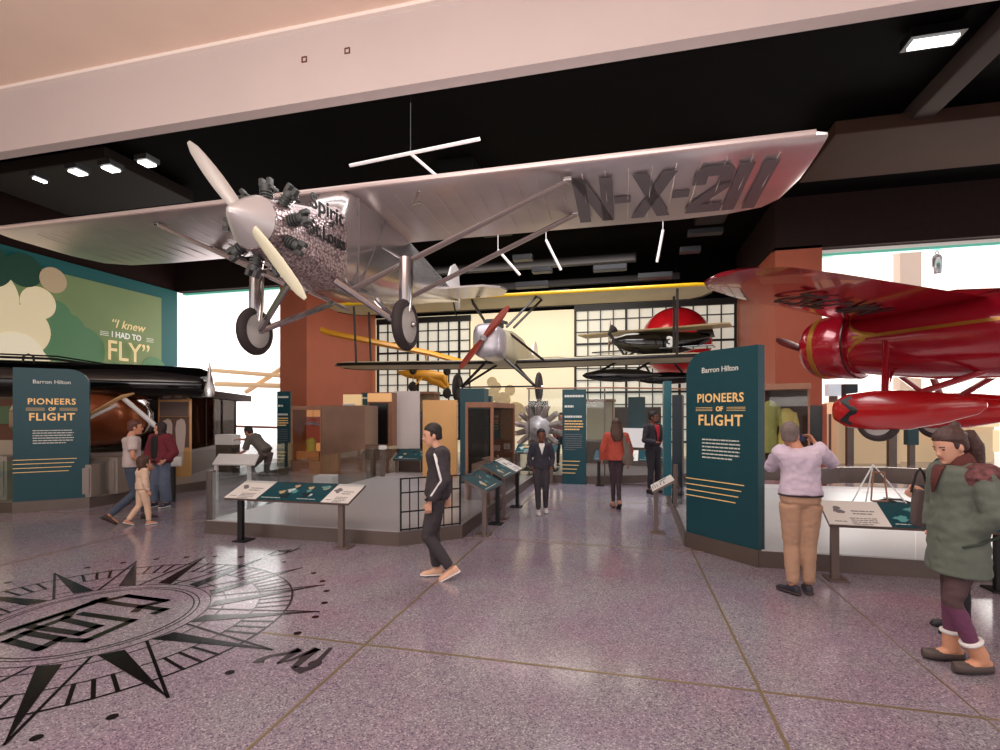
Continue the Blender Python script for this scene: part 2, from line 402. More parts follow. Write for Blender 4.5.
# hanging T shaped white tube rig
d = cam_dir(-1.66, 10.0)
t = thing('tube_rig', 'white T shaped tube hanging above the silver aircraft', 'tube rig', (d.x, d.y, 6.9))
bm = BM(); tube(bm, [(-1.48, .1, -.03), (1.34, -.1, .05)], .035, 8); obj('crossbar', bm, mat('tube_white', rgb(214, 206, 204), .4, emit=.25), t, True)
bm = BM(); tube(bm, [(-.1, 0, .0), (.42, .9, -.35)], .03, 8); obj('stem', bm, MATS['tube_white'], t, True)
bm = BM(); tube(bm, [(-.1, 0, .0), (-.1, 0, 1.4)], .008, 6); obj('hanger', bm, M_black, t)
for i, (a, b) in enumerate((((498, 250), (520, 275)), ((546, 240), (561, 270)), ((663, 230), (657, 262)))):
    Y = 13.5
    p = [cam_dir((q[0]-500)/510*Y, Y) + Vector((0, 0, 1.8+(413-q[1])/510*Y)) for q in (a, b)]
    bm = BM(); o = p[0]; tube(bm, [(0, 0, 0), p[1]-o], .035, 8); tube(bm, [(0, 0, 0), (0, 0, 8.3-o.z)], .01, 5)
    s = obj('light_batten', bm, MATS['tube_white'], None, True); s.location = o
    tag(s, 'slim pale batten hanging in the dark ceiling, %s from the tail fin' % ('nearest', 'second', 'farthest')[i], 'batten', 'pale battens in the dark ceiling')
for i, (px, py) in enumerate(((523, 258), (532, 285), (542, 270), (655, 276), (690, 250), (705, 232), (560, 293), (610, 268))):
    Y = 15.5; q = cam_dir((px-500)/510*Y, Y); z = min(8.0, 1.8+(413-py)/510*Y)
    ceil_box('ceiling_fixture', (q.x, q.y, z), (1.0 if i % 2 else .6, .3, .16), mat('fixture_grey', rgb(44, 44, 47), .45, .5), 'dim grey metal box fixture among the black ceiling services', 'fixture', group='box fixtures among the black ceiling services')
for i, (a, b, c, e) in enumerate(((-9.5, 7.4, 3.2, .5), (-4.9, 7.2, 2.4, .4), (-.4, 7.3, 3.6, .5), (4.8, 7.25, 3.6, .45))):
    ceil_box('ceiling_panel', (a, b, 7.6), (c, e, .08), mat('panel_dark', rgb(26, 22, 23), .7), 'charcoal acoustic panel just behind the fascia, %s' % ('over the far silver wing', 'above the propeller', 'above the wing centre', 'above the striped tip')[i], 'ceiling panel')

# ------------------------------------------------------------------ bright hall beyond
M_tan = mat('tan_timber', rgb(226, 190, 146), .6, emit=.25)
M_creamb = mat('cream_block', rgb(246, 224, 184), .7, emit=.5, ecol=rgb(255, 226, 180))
def hallbar(name, p, q, r, m, label, cat, group=None):
    bm = BM(); o = Vector(p); tube(bm, [(0, 0, 0), Vector(q)-o], r, 6)
    s = obj(name, bm, m); s.location = o; return tag(s, label, cat, group)
def pt(px, py, Y): 
    d = cam_dir((px-500)/510*Y, Y); d.z = 1.8+(413-py)/510*Y; return d
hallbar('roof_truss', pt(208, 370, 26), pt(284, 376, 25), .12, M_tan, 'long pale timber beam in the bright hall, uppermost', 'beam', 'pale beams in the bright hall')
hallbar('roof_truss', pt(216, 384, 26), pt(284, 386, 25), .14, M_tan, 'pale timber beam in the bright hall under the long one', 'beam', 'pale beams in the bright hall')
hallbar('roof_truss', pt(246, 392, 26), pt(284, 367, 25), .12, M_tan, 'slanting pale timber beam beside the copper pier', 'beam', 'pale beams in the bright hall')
hallbar('hand_rail', pt(225, 426, 24), pt(292, 428, 24), .06, M_wood, 'brown hand rail in the bright hall behind the crouching man', 'rail')
hallbar('ceiling_spar', pt(820, 254.5, 17), pt(966, 245, 15.5), .07, mat('ochre_spar', rgb(150, 112, 66), .5), 'ochre spar under the glass edge behind the red wing', 'spar')
bm = BM(); box(bm, (0, 0, 4.45), (.8, .6, 8.9)); o = obj('hall_column', bm, mat('taupe_column', rgb(214, 196, 184), .7, emit=.2)); o.location = (cam_dir(17.8, 22.3).x, cam_dir(17.8, 22.3).y, 0); tag(o, 'taupe square column rising behind the red wing', 'column')
# suspended silver flask
p = pt(937, 268, 15.5)
t = thing('hanging_capsule', 'small silver capsule hanging above the red wing', 'capsule', (p.x, p.y, p.z-.5))
bm = BM(); lathe(bm, [(0, .3), (.11, .3), (.125, .34), (.125, .8), (.1, .88), (.04, .92), (0, .92)], 16); obj('body', bm, mat('capsule_silver', rgb(170, 172, 178), .25, .8), t, True)
bm = BM(); tube(bm, [(0, 0, .9), (.05, 0, .97), (0, 0, 1.03), (-.05, 0, .97), (0, 0, .9)], .012, 6); tube(bm, [(0, 0, 1.0), (0, 0, 3.3)], .006, 5); obj('hook', bm, M_black, t)
# stepped cream counters and screens in the far right hall
HB = [(838, 905, 402, 414, 'top step'), (836, 1000, 416, 427, 'long middle step'), (838, 1000, 430, 452, 'deep lower step'), (905, 1000, 398, 404, 'thin shelf')]
for i, (x0, x1, y0, y1, l) in enumerate(HB):
    Y = 18+i*.6; a = pt(x0, y1, Y); b = pt(x1, y0, Y)
    bm = BM(); L = (Vector((b.x, b.y, 0))-Vector((a.x, a.y, 0))).length
    box(bm, (L/2, .4, (b.z-a.z)/2), (L, .8, b.z-a.z), bev=.02)
    o = obj('hall_counter', bm, M_creamb)
    if a.z > .05:
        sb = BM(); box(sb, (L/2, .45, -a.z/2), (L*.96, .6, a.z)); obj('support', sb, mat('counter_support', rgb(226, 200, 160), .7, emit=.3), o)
    o.location = a; o.rotation_euler.z = math.atan2(b.y-a.y, b.x-a.x)
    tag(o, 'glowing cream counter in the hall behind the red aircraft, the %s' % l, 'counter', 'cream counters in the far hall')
for i, (x0, x1, y0, y1, m, l) in enumerate(((886, 902, 398, 418, M_navy, 'by the red wheel spat'), (908, 919, 418, 445, M_teal, 'tall one'), (845, 858, 384, 398, M_navy, 'behind the wing strut'), (944, 962, 412, 440, M_tan, 'tan one behind the woman in green'), (828, 842, 384, 396, mat('sky_screen', rgb(206, 214, 226), .5, emit=.5), 'pale one'))):
    Y = 17.2+i*.3; a = pt(x0, y1, Y); b = pt(x1, y0, Y); bm = BM()
    L = (Vector((b.x-a.x, b.y-a.y, 0))).length
    box(bm, (L/2, .1, (b.z-a.z)/2), (L, .2, b.z-a.z), bev=.01); 
    for j in range(3): box(bm, (L/2, -.005, (b.z-a.z)*(.25+.25*j)), (L*.7, .02, .03))
    sb = BM(); box(sb, (L/2, .1, -a.z/2), (L*.5, .12, a.z)); 
    o = obj('hall_screen', bm, m); obj('stand', sb, M_plinth, o); o.location = a; o.rotation_euler.z = math.atan2(b.y-a.y, b.x-a.x)
    tag(o, 'small display screen in the bright far hall, %s' % l, 'screen')
# ================================================================== floor compass
t = thing('floor_compass', 'large black compass star medallion set in the terrazzo floor', 'floor emblem', (-4.51, 3.5, 0.0005), 0)
def annulus(bm, r0, r1, z=.0025, n=96, a0=0, a1=360):
    for i in range(n):
        t0, t1 = math.radians(a0+(a1-a0)*i/n), math.radians(a0+(a1-a0)*(i+1)/n)
        vs = [bm.verts.new((r*math.cos(a), r*math.sin(a), z)) for r, a in ((r0, t0), (r1, t0), (r1, t1), (r0, t1))]
        bm.faces.new(vs)
def poly(bm, pts, z=.003):
    bm.faces.new([bm.verts.new((x, y, z)) for x, y in pts])
def pol(r, a): return (r*math.cos(math.radians(a)), r*math.sin(math.radians(a)))
def stroke(bm, pts, w, z=.003, closed=False):
    n = len(pts)
    for i in range(n if closed else n-1):
        a, b = Vector(pts[i]), Vector(pts[(i+1) % n]); d = (b-a).normalized(); q = Vector((-d.y, d.x))*w/2; e = d*w/2
        poly(bm, [a-e-q, b+e-q, b+e+q, a-e+q], z)
M_inlay = mat('black_inlay', rgb(18, 14, 16), .16, spec=.6)
bm = BM()
for r0, r1 in ((.735, .747), (.78, .79), (.875, .885), (1.0, 1.01), (1.3, 1.312), (1.59, 1.61)): annulus(bm, r0, r1)
obj('ring_lines', bm, M_inlay, t)
bm = BM()
for i in range(80):
    a = i*4.5 - 2.25
    if abs(((a+4.5) % 22.5)-11.25) < 7.4:
        stroke(bm, [pol(1.31, a), pol(1.6, a)], .026, .0028)
obj('ladder_rungs', bm, M_inlay, t)
for i in range(16):
    a = 22.5*i - 4.5
    bm = BM(); L = 1.93
    poly(bm, [pol(.89, a-10), pol(L, a), pol(.92, a)], .0034)
    stroke(bm, [pol(.89, a+10), pol(L-.02, a)], .022, .0034)
    obj('star_point', bm, M_inlay, t)
bm = BM()
for i in range(36):
    a = 10*i - 5.5
    x, y = pol(1.92 if (i % 2 or 1) else 1.9, a)
    if min((a+4.5) % 22.5, 22.5-(a+4.5) % 22.5) > 2.2:
        poly(bm, [(x+.032*math.cos(q*PI/8), y+.032*math.sin(q*PI/8)) for q in range(16)], .003)
obj('dot_ring', bm, M_inlay, t)
# geometric monogram, reading along the room
bm = BM()
Cc = Vector((-4.51, 3.5))
def S(pts, w=.06, closed=False): stroke(bm, [Vector(p)-Cc for p in pts], w, .0036, closed)
# interlocked square letters (pixel traced bends, metres on the floor)
def F(px, py):
    Y = 510*1.8/(py-413); d = cam_dir((px-500)/510*Y, Y); return (d.x, d.y)
S([F(3, 634), F(92, 604), F(103, 599), F(96, 601)], .07)
S([F(12, 630), F(101, 600.5)], .075)
S([F(8, 641), F(40, 649), F(60, 639), F(26, 633)], .075, True)
S([F(32, 627), F(80, 634), F(97, 627), F(66, 620)], .075)
S([F(26, 633), F(66, 618), F(74, 610), F(96, 601)], .07)
S([F(60, 640), F(86, 641), F(132, 621), F(82, 614)], .07)
S([F(104, 601), F(127, 596), F(165, 601), F(141, 607), F(136, 611)], .07)
S([F(127, 596), F(165, 601)], .07); S([F(104, 602), F(164, 610), F(156, 613)], .07)
obj('monogram', bm, M_inlay, t)
bm = BM()
def swash(pts, ws):
    # variable width ribbon
    P = [Vector(p)-Cc for p in pts]
    L = []
    for i, p in enumerate(P):
        d = (P[min(i+1, len(P)-1)]-P[max(i-1, 0)]).normalized(); q = Vector((-d.y, d.x))*ws[i]/2
        L.append((p-q, p+q))
    for i in range(len(L)-1): poly(bm, [L[i][0], L[i+1][0], L[i+1][1], L[i][1]], .0036)
swash([F(258, 663), F(262, 659), F(272, 656), F(288, 653.5), F(300, 650)], [.09, .05, .04, .04, .09])
swash([F(300, 649.5), F(291, 655), F(277, 664)], [.05, .06, .02])
swash([F(277, 664), F(292, 660), F(306, 654), F(318, 649)], [.02, .03, .05, .08])
swash([F(318, 649), F(307, 656), F(296, 666), F(293, 668)], [.05, .07, .05, .05])
swash([F(293, 667.5), F(302, 671), F(313, 667), F(331, 648)], [.04, .09, .05, .03])
poly(bm, [(F(315, 664)[0]-Cc.x+.05*math.cos(q*PI/6), F(315, 664)[1]-Cc.y+.05*math.sin(q*PI/6)) for q in range(12)], .0037)
obj('script_letter', bm, mat('grey_inlay', rgb(58, 52, 56), .2), t)
bm = BM()
swash([F(268, 555), F(278, 551), F(290, 552), F(300, 548)], [.03, .08, .05, .03])
swash([F(278, 551), F(290, 550), F(284, 554), F(270, 556)], [.04, .05, .05, .02])
obj('north_flourish', bm, M_inlay, t)

# ================================================================== platforms
def platform(name, label, poly_xy, glass_edges, skip_post=(), h=.2, gh=.92, deck=M_deck, posts=True, grille=None, rail=False, deckname='deck'):
    cx = sum(p[0] for p in poly_xy)/len(poly_xy); cy = sum(p[1] for p in poly_xy)/len(poly_xy)
    r = thing(name, label, 'platform', (cx, cy, 0)); P = [(x-cx, y-cy) for x, y in poly_xy]
    bm = BM(); prism(bm, P, 0, h-.012); obj('plinth', bm, M_plinth, r)
    c = [(x*.992, y*.992) for x, y in P]
    bm = BM(); prism(bm, c, h-.012, h); obj(deckname, bm, deck, r)
    done = set()
    for i in glass_edges:
        a, b = Vector(P[i]), Vector(P[(i+1) % len(P)]); d = (b-a); L = d.length; d.normalize(); nrm = Vector((d.y, -d.x))
        ang = math.atan2(d.y, d.x); ins = -nrm*.03
        n = max(1, round(L/1.55)); w = L/n
        for k in range(n):
            m0 = a+d*(w*(k+.5))+ins
            bm = BM(); box(bm, (m0.x, m0.y, (h+gh)/2), (w-.02, .014, gh-h), rz=ang)
            if grille and i in grille:
                g = obj('glass_panel', bm, M_glass, r)
                bm = BM()
                for q in range(8):
                    p = a+d*(w*k+.03+(w-.06)*q/7)+ins*.3
                    box(bm, (p.x, p.y, (h+gh)/2), (.02 if q in (0, 7) else .011, .02, gh-h), rz=ang)
                for z in (h+.02, h+(gh-h)*.36, h+(gh-h)*.72, gh-.01):
                    p = m0-ins*.7; box(bm, (p.x, p.y, z), (w-.06, .02, .018), rz=ang)
                obj('grille', bm, M_black, r)
            else: obj('glass_panel', bm, M_glass, r)
        if posts:
            for k in range(n+1):
                p = a+d*(w*k)+ins; key = (round(p.x, 1), round(p.y, 1))
                if key in done or (i, k) in skip_post: continue
                done.add(key)
    if rail:
        for i in glass_edges:
            a, b = Vector(P[i]), Vector(P[(i+1) % len(P)]); bm = BM()
            tube(bm, [(a.x, a.y, gh+.02), (b.x, b.y, gh+.02)], .022, 6); obj('top_rail', bm, M_wood, r)
    return r
def post(r, x, y, z0, z1, w=.07, m=None):
    bm = BM(); box(bm, (x-r.location.x, y-r.location.y, (z0+z1)/2), (w, w, z1-z0), bev=.006); return obj('post', bm, m or M_post, r)
isl = platform('exhibit_platform', 'low bronze island platform with glass sides behind the double ended reading rail', [(-6.1, 6.35), (-2.96, 6.35), (-2.27, 6.98), (-2.27, 12.9), (-6.1, 12.9)], [0, 1, 2, 4], grille=[1])
post(isl, -6.05, 6.42, .1, .94, .09); post(isl, -2.33, 8.6, .2, .92, .07); post(isl, -2.33, 11.0, .2, .92, .07)
rp = platform('exhibit_platform', 'low bronze platform with glass sides under the red aircraft', [(.78, 7.3), (1.5, 6.5), (9.5, 6.5), (9.5, 11.2), (6.0, 12.6), (2.2, 12.6), (.85, 11.3)], [1, 6], deck=M_white_deck)
post(rp, .86, 11.0, .2, .92); post(rp, .84, 9.2, .2, .92)
lp = platform('exhibit_platform', 'low bronze platform with glass sides behind the family of three', [(-17, 6.8), (-10.66, 6.8), (-9.88, 7.55), (-9.6, 10.8), (-9.6, 15.5), (-17, 15.5)], [0, 2, 3], deck=mat('grey_deck', rgb(140, 130, 128), .35))
fp = platform('exhibit_platform', 'tall glass fronted platform under the radial engine at the far side of the aisle', [(-2.5, 13.15), (-.5, 13.15), (2.6, 14.9), (2.6, 19), (-2.5, 19)], [0, 1], gh=2.42, rail=True, deck=mat('grey_deck', rgb(140, 130, 128), .35))
for (x, y) in ((-2.45, 13.2), (-.5, 13.2), (2.5, 14.85)): post(fp, x, y, .2, 2.42, .035)
for x in (-5.35, -3.6): pass

# ================================================================== tall teal signs
def sign_panel(label, loc, ang, W, z0, z1, curve='left', thick=.12, aid='title_sign'):
    """front face looks along local -y, local x to the viewer's right"""
    t = thing(aid, label, 'sign', (loc[0], loc[1], 0), ang)
    R = .3; pts = [(0, z0), (W, z0)]
    if curve == 'left':
        pts += [(W, z1)] + [(R-R*math.sin(a*PI/20), z1-R+R*math.cos(a*PI/20)) for a in range(0, 11)]
    else:
        pts += [(W-R+R*math.cos(a*PI/20), z1-R+R*math.sin(a*PI/20)) for a in range(0, 11)] + [(0, z1)]
    bm = BM(); M = Matrix(((1, 0, 0, 0), (0, 0, 1, 0), (0, 1, 0, 0), (0, 0, 0, 1)))
    prism(bm, pts, 0, thick, M); obj('panel', bm, M_teal, t)
    bm = BM(); box(bm, (W/2, thick/2, z0/2), (W+.01, thick+.03, z0)); obj('foot', bm, M_plinth, t)
    B = basis((0, -.004, 0), (1, 0, 0), (0, 0, 1))
    text('name_line', [('Barron Hilton', .098, W*.5, z1-.28, dict(align='CENTER', bold=.001, sx=.98))], mat('sign_white', rgb(222, 224, 216), .5), t, B)
    text('title', [('PIONEERS', .155, W*.5, z1-.66, dict(align='CENTER', bold=.003, sx=.93, spacing=1.1)), ('OF', .082, W*.5, z1-.775, dict(align='CENTER', bold=.003)), ('FLIGHT', .19, W*.5, z1-.955, dict(align='CENTER', bold=.004, sx=.98, spacing=1.1))], M_gold, t, B)
    bm = BM()
    for sx in (-1, 1):
        for j in range(3): box(bm, (W*.5+sx*.235, -.003, z1-.73-.02*j), (.26, .006, .005))
    obj('title_rule', bm, M_gold, t)
    rnd = random.Random(3)
    bm = BM(); fake_par(bm, W*.25, z1-1.15, W*.54, 6, .046, .017, B, rnd, .8); obj('paragraph', bm, M_paleline, t)
    bm = BM()
    for j in range(4):
        x1 = W*.83-.04*j
        box(bm, (x1/2, -.003, z1-1.67-.075*j), (x1, .006, .011))
    obj('gold_stripe', bm, M_gold, t)
    return t
a = Vector((.78, 7.3)); b = Vector((1.5, 6.5)); d = b-a
sR = sign_panel('tall teal title sign with gold lettering beside the man taking a photograph', (a.x+d.x*.03, a.y+d.y*.03), math.atan2(d.y, d.x), d.length*.98, .2, 2.6, 'left')
a = Vector((-10.66, 6.8)); b = Vector((-9.88, 7.55)); d = b-a
sL = sign_panel('tall teal title sign with gold lettering in front of the black wing', (a.x, a.y), math.atan2(d.y, d.x), d.length, .2, 2.62, 'right')
def banner(label, x, y, ang, W, z0, z1, th=.06, m=None, lines=True, heads=('AMELIA EARHART', '&', 'LOCKHEED VEGA'), aid='info_banner'):
    t = thing(aid, label, 'banner', (x, y, 0), ang)
    bm = BM(); box(bm, (W/2, th/2, (z0+z1)/2), (W, th, z1-z0), bev=.005); obj('panel', bm, m or M_teal, t)
    if z0 > .25:
        bm = BM(); box(bm, (W/2, th/2, z0/2), (W, th, z0)); obj('foot', bm, M_plinth, t)
    if lines:
        B = basis((0, -.006, 0), (1, 0, 0), (0, 0, 1)); rnd = random.Random(5)
        bm = BM()
        for q in range(3): fake_par(bm, W*.1, z1-.2-.26*q, W*(.8, .38, .72)[q], 1, .1, .055, B, rnd, 1)
        obj('heading', bm, MATS['sign_white'], t)
        bm = BM(); fake_par(bm, W*.1, z1-.82, W*.78, 4, .07, .03, B, rnd, .8); obj('gold_paragraph', bm, M_gold, t)
        bm = BM(); fake_par(bm, W*.1, z1-1.15, W*.76, 8, .055, .016, B, rnd, .6); obj('small_paragraph', bm, M_ink, t)
        bm = BM()
        for j in range(4): box(bm, ((W*.75-.04*j)/2, -.004, z1-1.82-.1*j), (W*.75-.04*j, .006, .016))
        obj('gold_stripe', bm, M_gold, t)
    return t
banner('tall teal banner covered in small text in the middle of the far glass wall', -1.55, 12.98, -.02, .60, 0.0, 2.4)
def place(px, Y): d = cam_dir((px-500)/510*Y, Y); return d.x, d.y
x, y = place(277, 15.3); banner('narrow dark teal banner with white lines behind the crouching man', x, y, .1, .42, 0, 2.45)
x, y = place(460, 11.6); banner('plain tall teal panel behind the walking man', x, y, -YAW*.2+.1, .56, .2, 2.36, th=.5, lines=False)
x, y = place(484.5, 12.6); banner('short teal panel end just behind the plain teal panel', x, y, .1, .16, .2, 2.22, th=.3, lines=False)
x, y = place(664, 9.9); banner('slim blue teal fin panel edge on beside the man in a suit', x, y, 0, .14, .2, 2.42, th=.4, m=M_teal_l, lines=False, aid='fin_panel')
x, y = place(672, 9.0); banner('dark navy panel between the fin panel and the title sign', x, y, -.15, .17, .2, 2.12, th=.6, m=M_navy, lines=False, aid='fin_panel')
x, y = place(628, 16.0); banner('short teal hanging text panel behind the far glass wall', x, y, -.2, .52, 1.2, 2.3, lines=False)

# ================================================================== reading rails
def art_rail(label, loc, ang, L, cols, zf=.61, zb=.8, dep=.42, legs=(.1, .92), legm=(None, None), n_ill=2, aid='reading_rail'):
    """front edge along local x, tilted up to the back (local +y)"""
    t = thing(aid, label, 'reading rail', (loc[0], loc[1], 0), ang)
    al = math.atan2(zb-zf, dep); T = Matrix.Translation((0, 0, zf)) @ Matrix.Rotation(al, 4, 'X')
    D = math.hypot(dep, zb-zf)
    sk = .1
    bm = BM(); prism(bm, [(0, 0), (L, 0), (L+sk*.3, D), (sk*.3, D)], -.03, 0, T); obj('tray', bm, M_post, t)
    rnd = random.Random(int(loc[0]*100))
    for (x0, x1, kind) in cols:
        bm = BM(); prism(bm, [(L*x0, 0.004), (L*x1, 0.004), (L*x1+.03, D-.004), (L*x0+.03, D-.004)], 0, .006, T)
        g = obj('graphic_panel', bm, M_printw if kind == 'w' else M_teal, t)
        T2 = T @ Matrix.Translation((0, 0, .008))
        if kind == 'w':
            bm = BM(); w = L*(x1-x0)
            fake_par(bm, L*x0+w*.5, D*.55, w*.4, 2, .05, .016, T2, rnd, .8); fake_par(bm, L*x0+w*.4, D*.26, w*.45, 4, .035, .012, T2, rnd, .7); fake_par(bm, L*x0+w*.12, D*.12, w*.2, 1, .03, .012, T2, rnd, 1)
            obj('paragraph', bm, M_ink, g)
            bm = BM()
            for q in range(5):
                cx, cy = L*x0+w*.28+rnd.uniform(-.03, .03), D*.62+rnd.uniform(-.05, .05)
                prism(bm, [(cx+rnd.uniform(.02, .045)*math.cos(a*PI/4), cy+rnd.uniform(.02, .045)*math.sin(a*PI/4)) for a in range(8)], 0, .001+.0006*q, T2)
            obj('portrait_print', bm, mat('grey_print', rgb(118, 112, 118), .6), g)
        else:
            w = L*(x1-x0)
            for q in range(6):
                bm = BM(); cx, cy = L*x0+w*rnd.uniform(.12, .88), D*rnd.uniform(.2, .8); rr = rnd.uniform(.03, .07)
                prism(bm, [(cx+rr*(1.3 if a % 2 else .7)*math.cos(a*PI/5), cy+.8*rr*(1.2 if a % 3 else .5)*math.sin(a*PI/5)) for a in range(10)], 0, .001+.0005*q, T2)
                obj('picture', bm, (mat('print_tan', rgb(190, 164, 120), .5), mat('print_sea', rgb(86, 150, 150), .5), mat('print_pale', rgb(190, 200, 196), .5), mat('print_dark', rgb(14, 34, 42), .5))[q % 4], g)
            bm = BM(); fake_par(bm, L*x0+.05, D*.1, w*.8, 1, .03, .01, T2, rnd, .8); obj('caption', bm, M_paleline, g)
    for i, lx in enumerate(legs):
        bm = BM(); m = legm[i] or M_post
        box(bm, (L*lx, .07, (zf)/2), (.075, .06, zf-.01), bev=.005)
        box(bm, (L*lx+.02, .1, .01), (.2, .22, .02), bev=.004)
        obj('leg', bm, m, t)
    return t
x0, y0 = fw = (-5.48, 6.06)
art_rail('long reading rail with teal middle and white ends before the island platform', (-5.46, 6.02), 0.0, 1.93, [(0, .27, 'w'), (.27, .56, 't'), (.56, .79, 't'), (.79, 1, 'w')], legs=(.115, .93), legm=(M_black, None))
art_rail('long reading rail with white and teal panels beneath the red wheel spats', (2.12, 6.12), 0.0, 1.75, [(0, .33, 'w'), (.33, .66, 't'), (.66, 1, 't')], legs=(.04, .88), legm=(None, M_black))
# short rails along the aisle: front edge faces the aisle
t1 = art_rail('teal reading rail on a bronze leg along the aisle, nearer the walking man', (-1.93, 7.1), PI/2, 1.0, [(0, 1, 't')], zf=.66, zb=.86, dep=.42, legs=(.12, .9), legm=(None, M_black))
t2 = art_rail('teal and white reading rail along the aisle, the farther of the pair near the boy', (-1.93, 8.25), PI/2, 1.45, [(0, .6, 't'), (.6, 1, 'w')], zf=.72, zb=.92, dep=.42, legs=(.12, .9), legm=(None, M_black))
x, y = place(510, 12.6); art_rail('teal reading rail in front of the radial engine', (-2.75, 12.75), 0, 1.05, [(0, .4, 't'), (.4, .62, 'w'), (.62, 1, 't')], zf=.78, zb=.98, dep=.34, legs=(.1, .9))
art_rail('blue and white reading rail beyond the woman in orange', (-.75, 12.75), .0, 1.75, [(0, .36, 't'), (.36, .6, 'w'), (.6, 1, 't')], zf=.64, zb=.86, dep=.5, legs=(.07, .9), legm=(M_black, None))
# small tilted white panel on a leg by the fin panels
t = art_rail('small tilted white reading panel on a bronze leg at the corner of the near platform', (.50, 7.55), -PI/2+.15, .62, [(0, 1, 'w')], zf=.68, zb=.86, dep=.3, legs=(.3,)); t.rotation_euler.z = -PI/2; t.location = (.38, 8.2, 0)
x, y = place(396, 13.6); art_rail('teal reading rail seen through the island glass', (x-.1, y), 0.05, 1.0, [(0, 1, 't')], zf=.55, zb=.8, dep=.5, legs=(.1, .9), aid='reading_rail')
# white slanted rail left of the island
t = thing('reading_rail', 'plain white slanted reading rail left of the island platform', 'reading rail', (place(210, 10.6)[0], place(210, 10.6)[1], 0), YAW*.3)
bm = BM(); T = Matrix.Translation((0, 0, .72)) @ Matrix.Rotation(.5, 4, 'X'); prism(bm, [(.06, 0), (1.02, 0), (.9, .38), (-.05, .38)], 0, .03, T); obj('tray', bm, M_white, t)
bm = BM(); box(bm, (.1, .06, .36), (.06, .06, .72), bev=.005); obj('leg', bm, M_white, t)
bm = BM(); box(bm, (.86, .06, .36), (.06, .06, .72), bev=.005); obj('leg', bm, M_white, t)
x, y = place(166, 10.3)
t = thing('reading_rail', 'small white reading panel on a black leg beside the woman in maroon', 'reading rail', (x, y, 0), .3)
bm = BM(); T = Matrix.Translation((0, 0, .72)) @ Matrix.Rotation(.45, 4, 'X'); prism(bm, [(-.2, 0), (.3, 0), (.14, .34), (-.3, .34)], 0, .03, T); obj('tray', bm, M_white, t)
bm = BM(); box(bm, (.06, .1, .38), (.11, .08, .76), bev=.005); obj('leg', bm, M_black, t)

# ================================================================== display cases
def case(label, loc, ang, W, D, z0, z1, frame=M_wood, top=.1, back=None, glass=M_glassdk, solid_side=None, aid='display_case'):
    t = thing(aid, label, 'display case', (loc[0], loc[1], 0), ang)
    bm = BM(); box(bm, (W/2, D/2, (z1-top/2)), (W, D, top), bev=.008); obj('top', bm, frame, t)
    bm = BM(); box(bm, (W/2, D/2, z0+.14), (W, D, .28), bev=.008); obj('base', bm, M_plinth if back is None else back, t)
    bm = BM(); box(bm, (W/2, D-.03, (z0+z1)/2), (W-.02, .05, z1-z0-.2)); obj('back_panel', bm, frame, t)
    for x, y in ((.02, .02), (W-.02, .02), (.02, D-.02), (W-.02, D-.02)):
        bm = BM(); box(bm, (x, y, (z0+z1)/2), (.05, .05, z1-z0-.02), bev=.004); obj('corner_post', bm, frame, t)
    for c, s in (((W/2, .02, (z0+z1)/2+.09), (W-.1, .012, z1-z0-.4)), ((W-.02, D/2, (z0+z1)/2+.09), (.012, D-.1, z1-z0-.4)), ((.02, D/2, (z0+z1)/2+.09), (.012, D-.1, z1-z0-.4))):
        bm = BM(); box(bm, c, s); obj('glass_pane', bm, glass, t)
    return t
c1 = case('copper framed glass display case on the island beside the aisle', (-2.86, 9.0), 0, .52, 1.9, .2, 2.0)
# things in that case
bm = BM(); box(bm, (0, 0, 0), (.42, 1.5, .34), bev=.02); o = obj('display_plinth', bm, M_white); o.location = (-2.6, 9.95, .67); tag(o, 'white block plinth inside the copper framed display case', 'plinth')
t = thing('aircraft_model', 'tiny white aircraft model on the plinth in the copper framed case', 'model', (-2.58, 9.7, .86))
bm = BM(); tube(bm, [(-.16, 0, .04), (0, 0, .05), (.18, 0, .04)], [.01, .03, .008], 8); obj('fuselage', bm, M_white, t, True)
bm = BM(); box(bm, (-.04, 0, .07), (.09, .34, .012), bev=.004); obj('wing', bm, M_white, t)
bm = BM(); box(bm, (.16, 0, .08), (.04, .01, .08), bev=.003); obj('fin', bm, M_white, t)
bm = BM(); tube(bm, [(0, 0, -.01), (0, 0, .04)], .008, 6); obj('stand', bm, M_white, t)
bm = BM(); box(bm, (0, 0, 0), (.12, .02, .36), bev=.004); box(bm, (0, -.012, 0), (.06, .006, .3)); o = obj('photo_tablet', bm, M_teal_l); o.location = (-2.72, 10.78, 1.42); tag(o, 'slim teal plaque mounted inside the copper framed case', 'plaque')
for i, (xx, zz) in enumerate(((-2.7, 1.04), (-2.48, 1.08))):
    bm = BM(); box(bm, (0, 0, 0), (.14, .012, .12), bev=.003); 
    for j in range(3): box(bm, (0, -.008, .03-.03*j), (.09, .004, .008), mi=1)
    o = obj('caption_card', bm, [M_white, M_ink]); o.location = (xx, 10.75, zz); tag(o, 'small white caption card inside the copper framed case, %s' % ('under the plaque', 'at the right'), 'card') if False else tag(o, 'small white caption card inside the copper framed case, %s' % ('under the plaque' if i == 0 else 'towards the boy'), 'card')
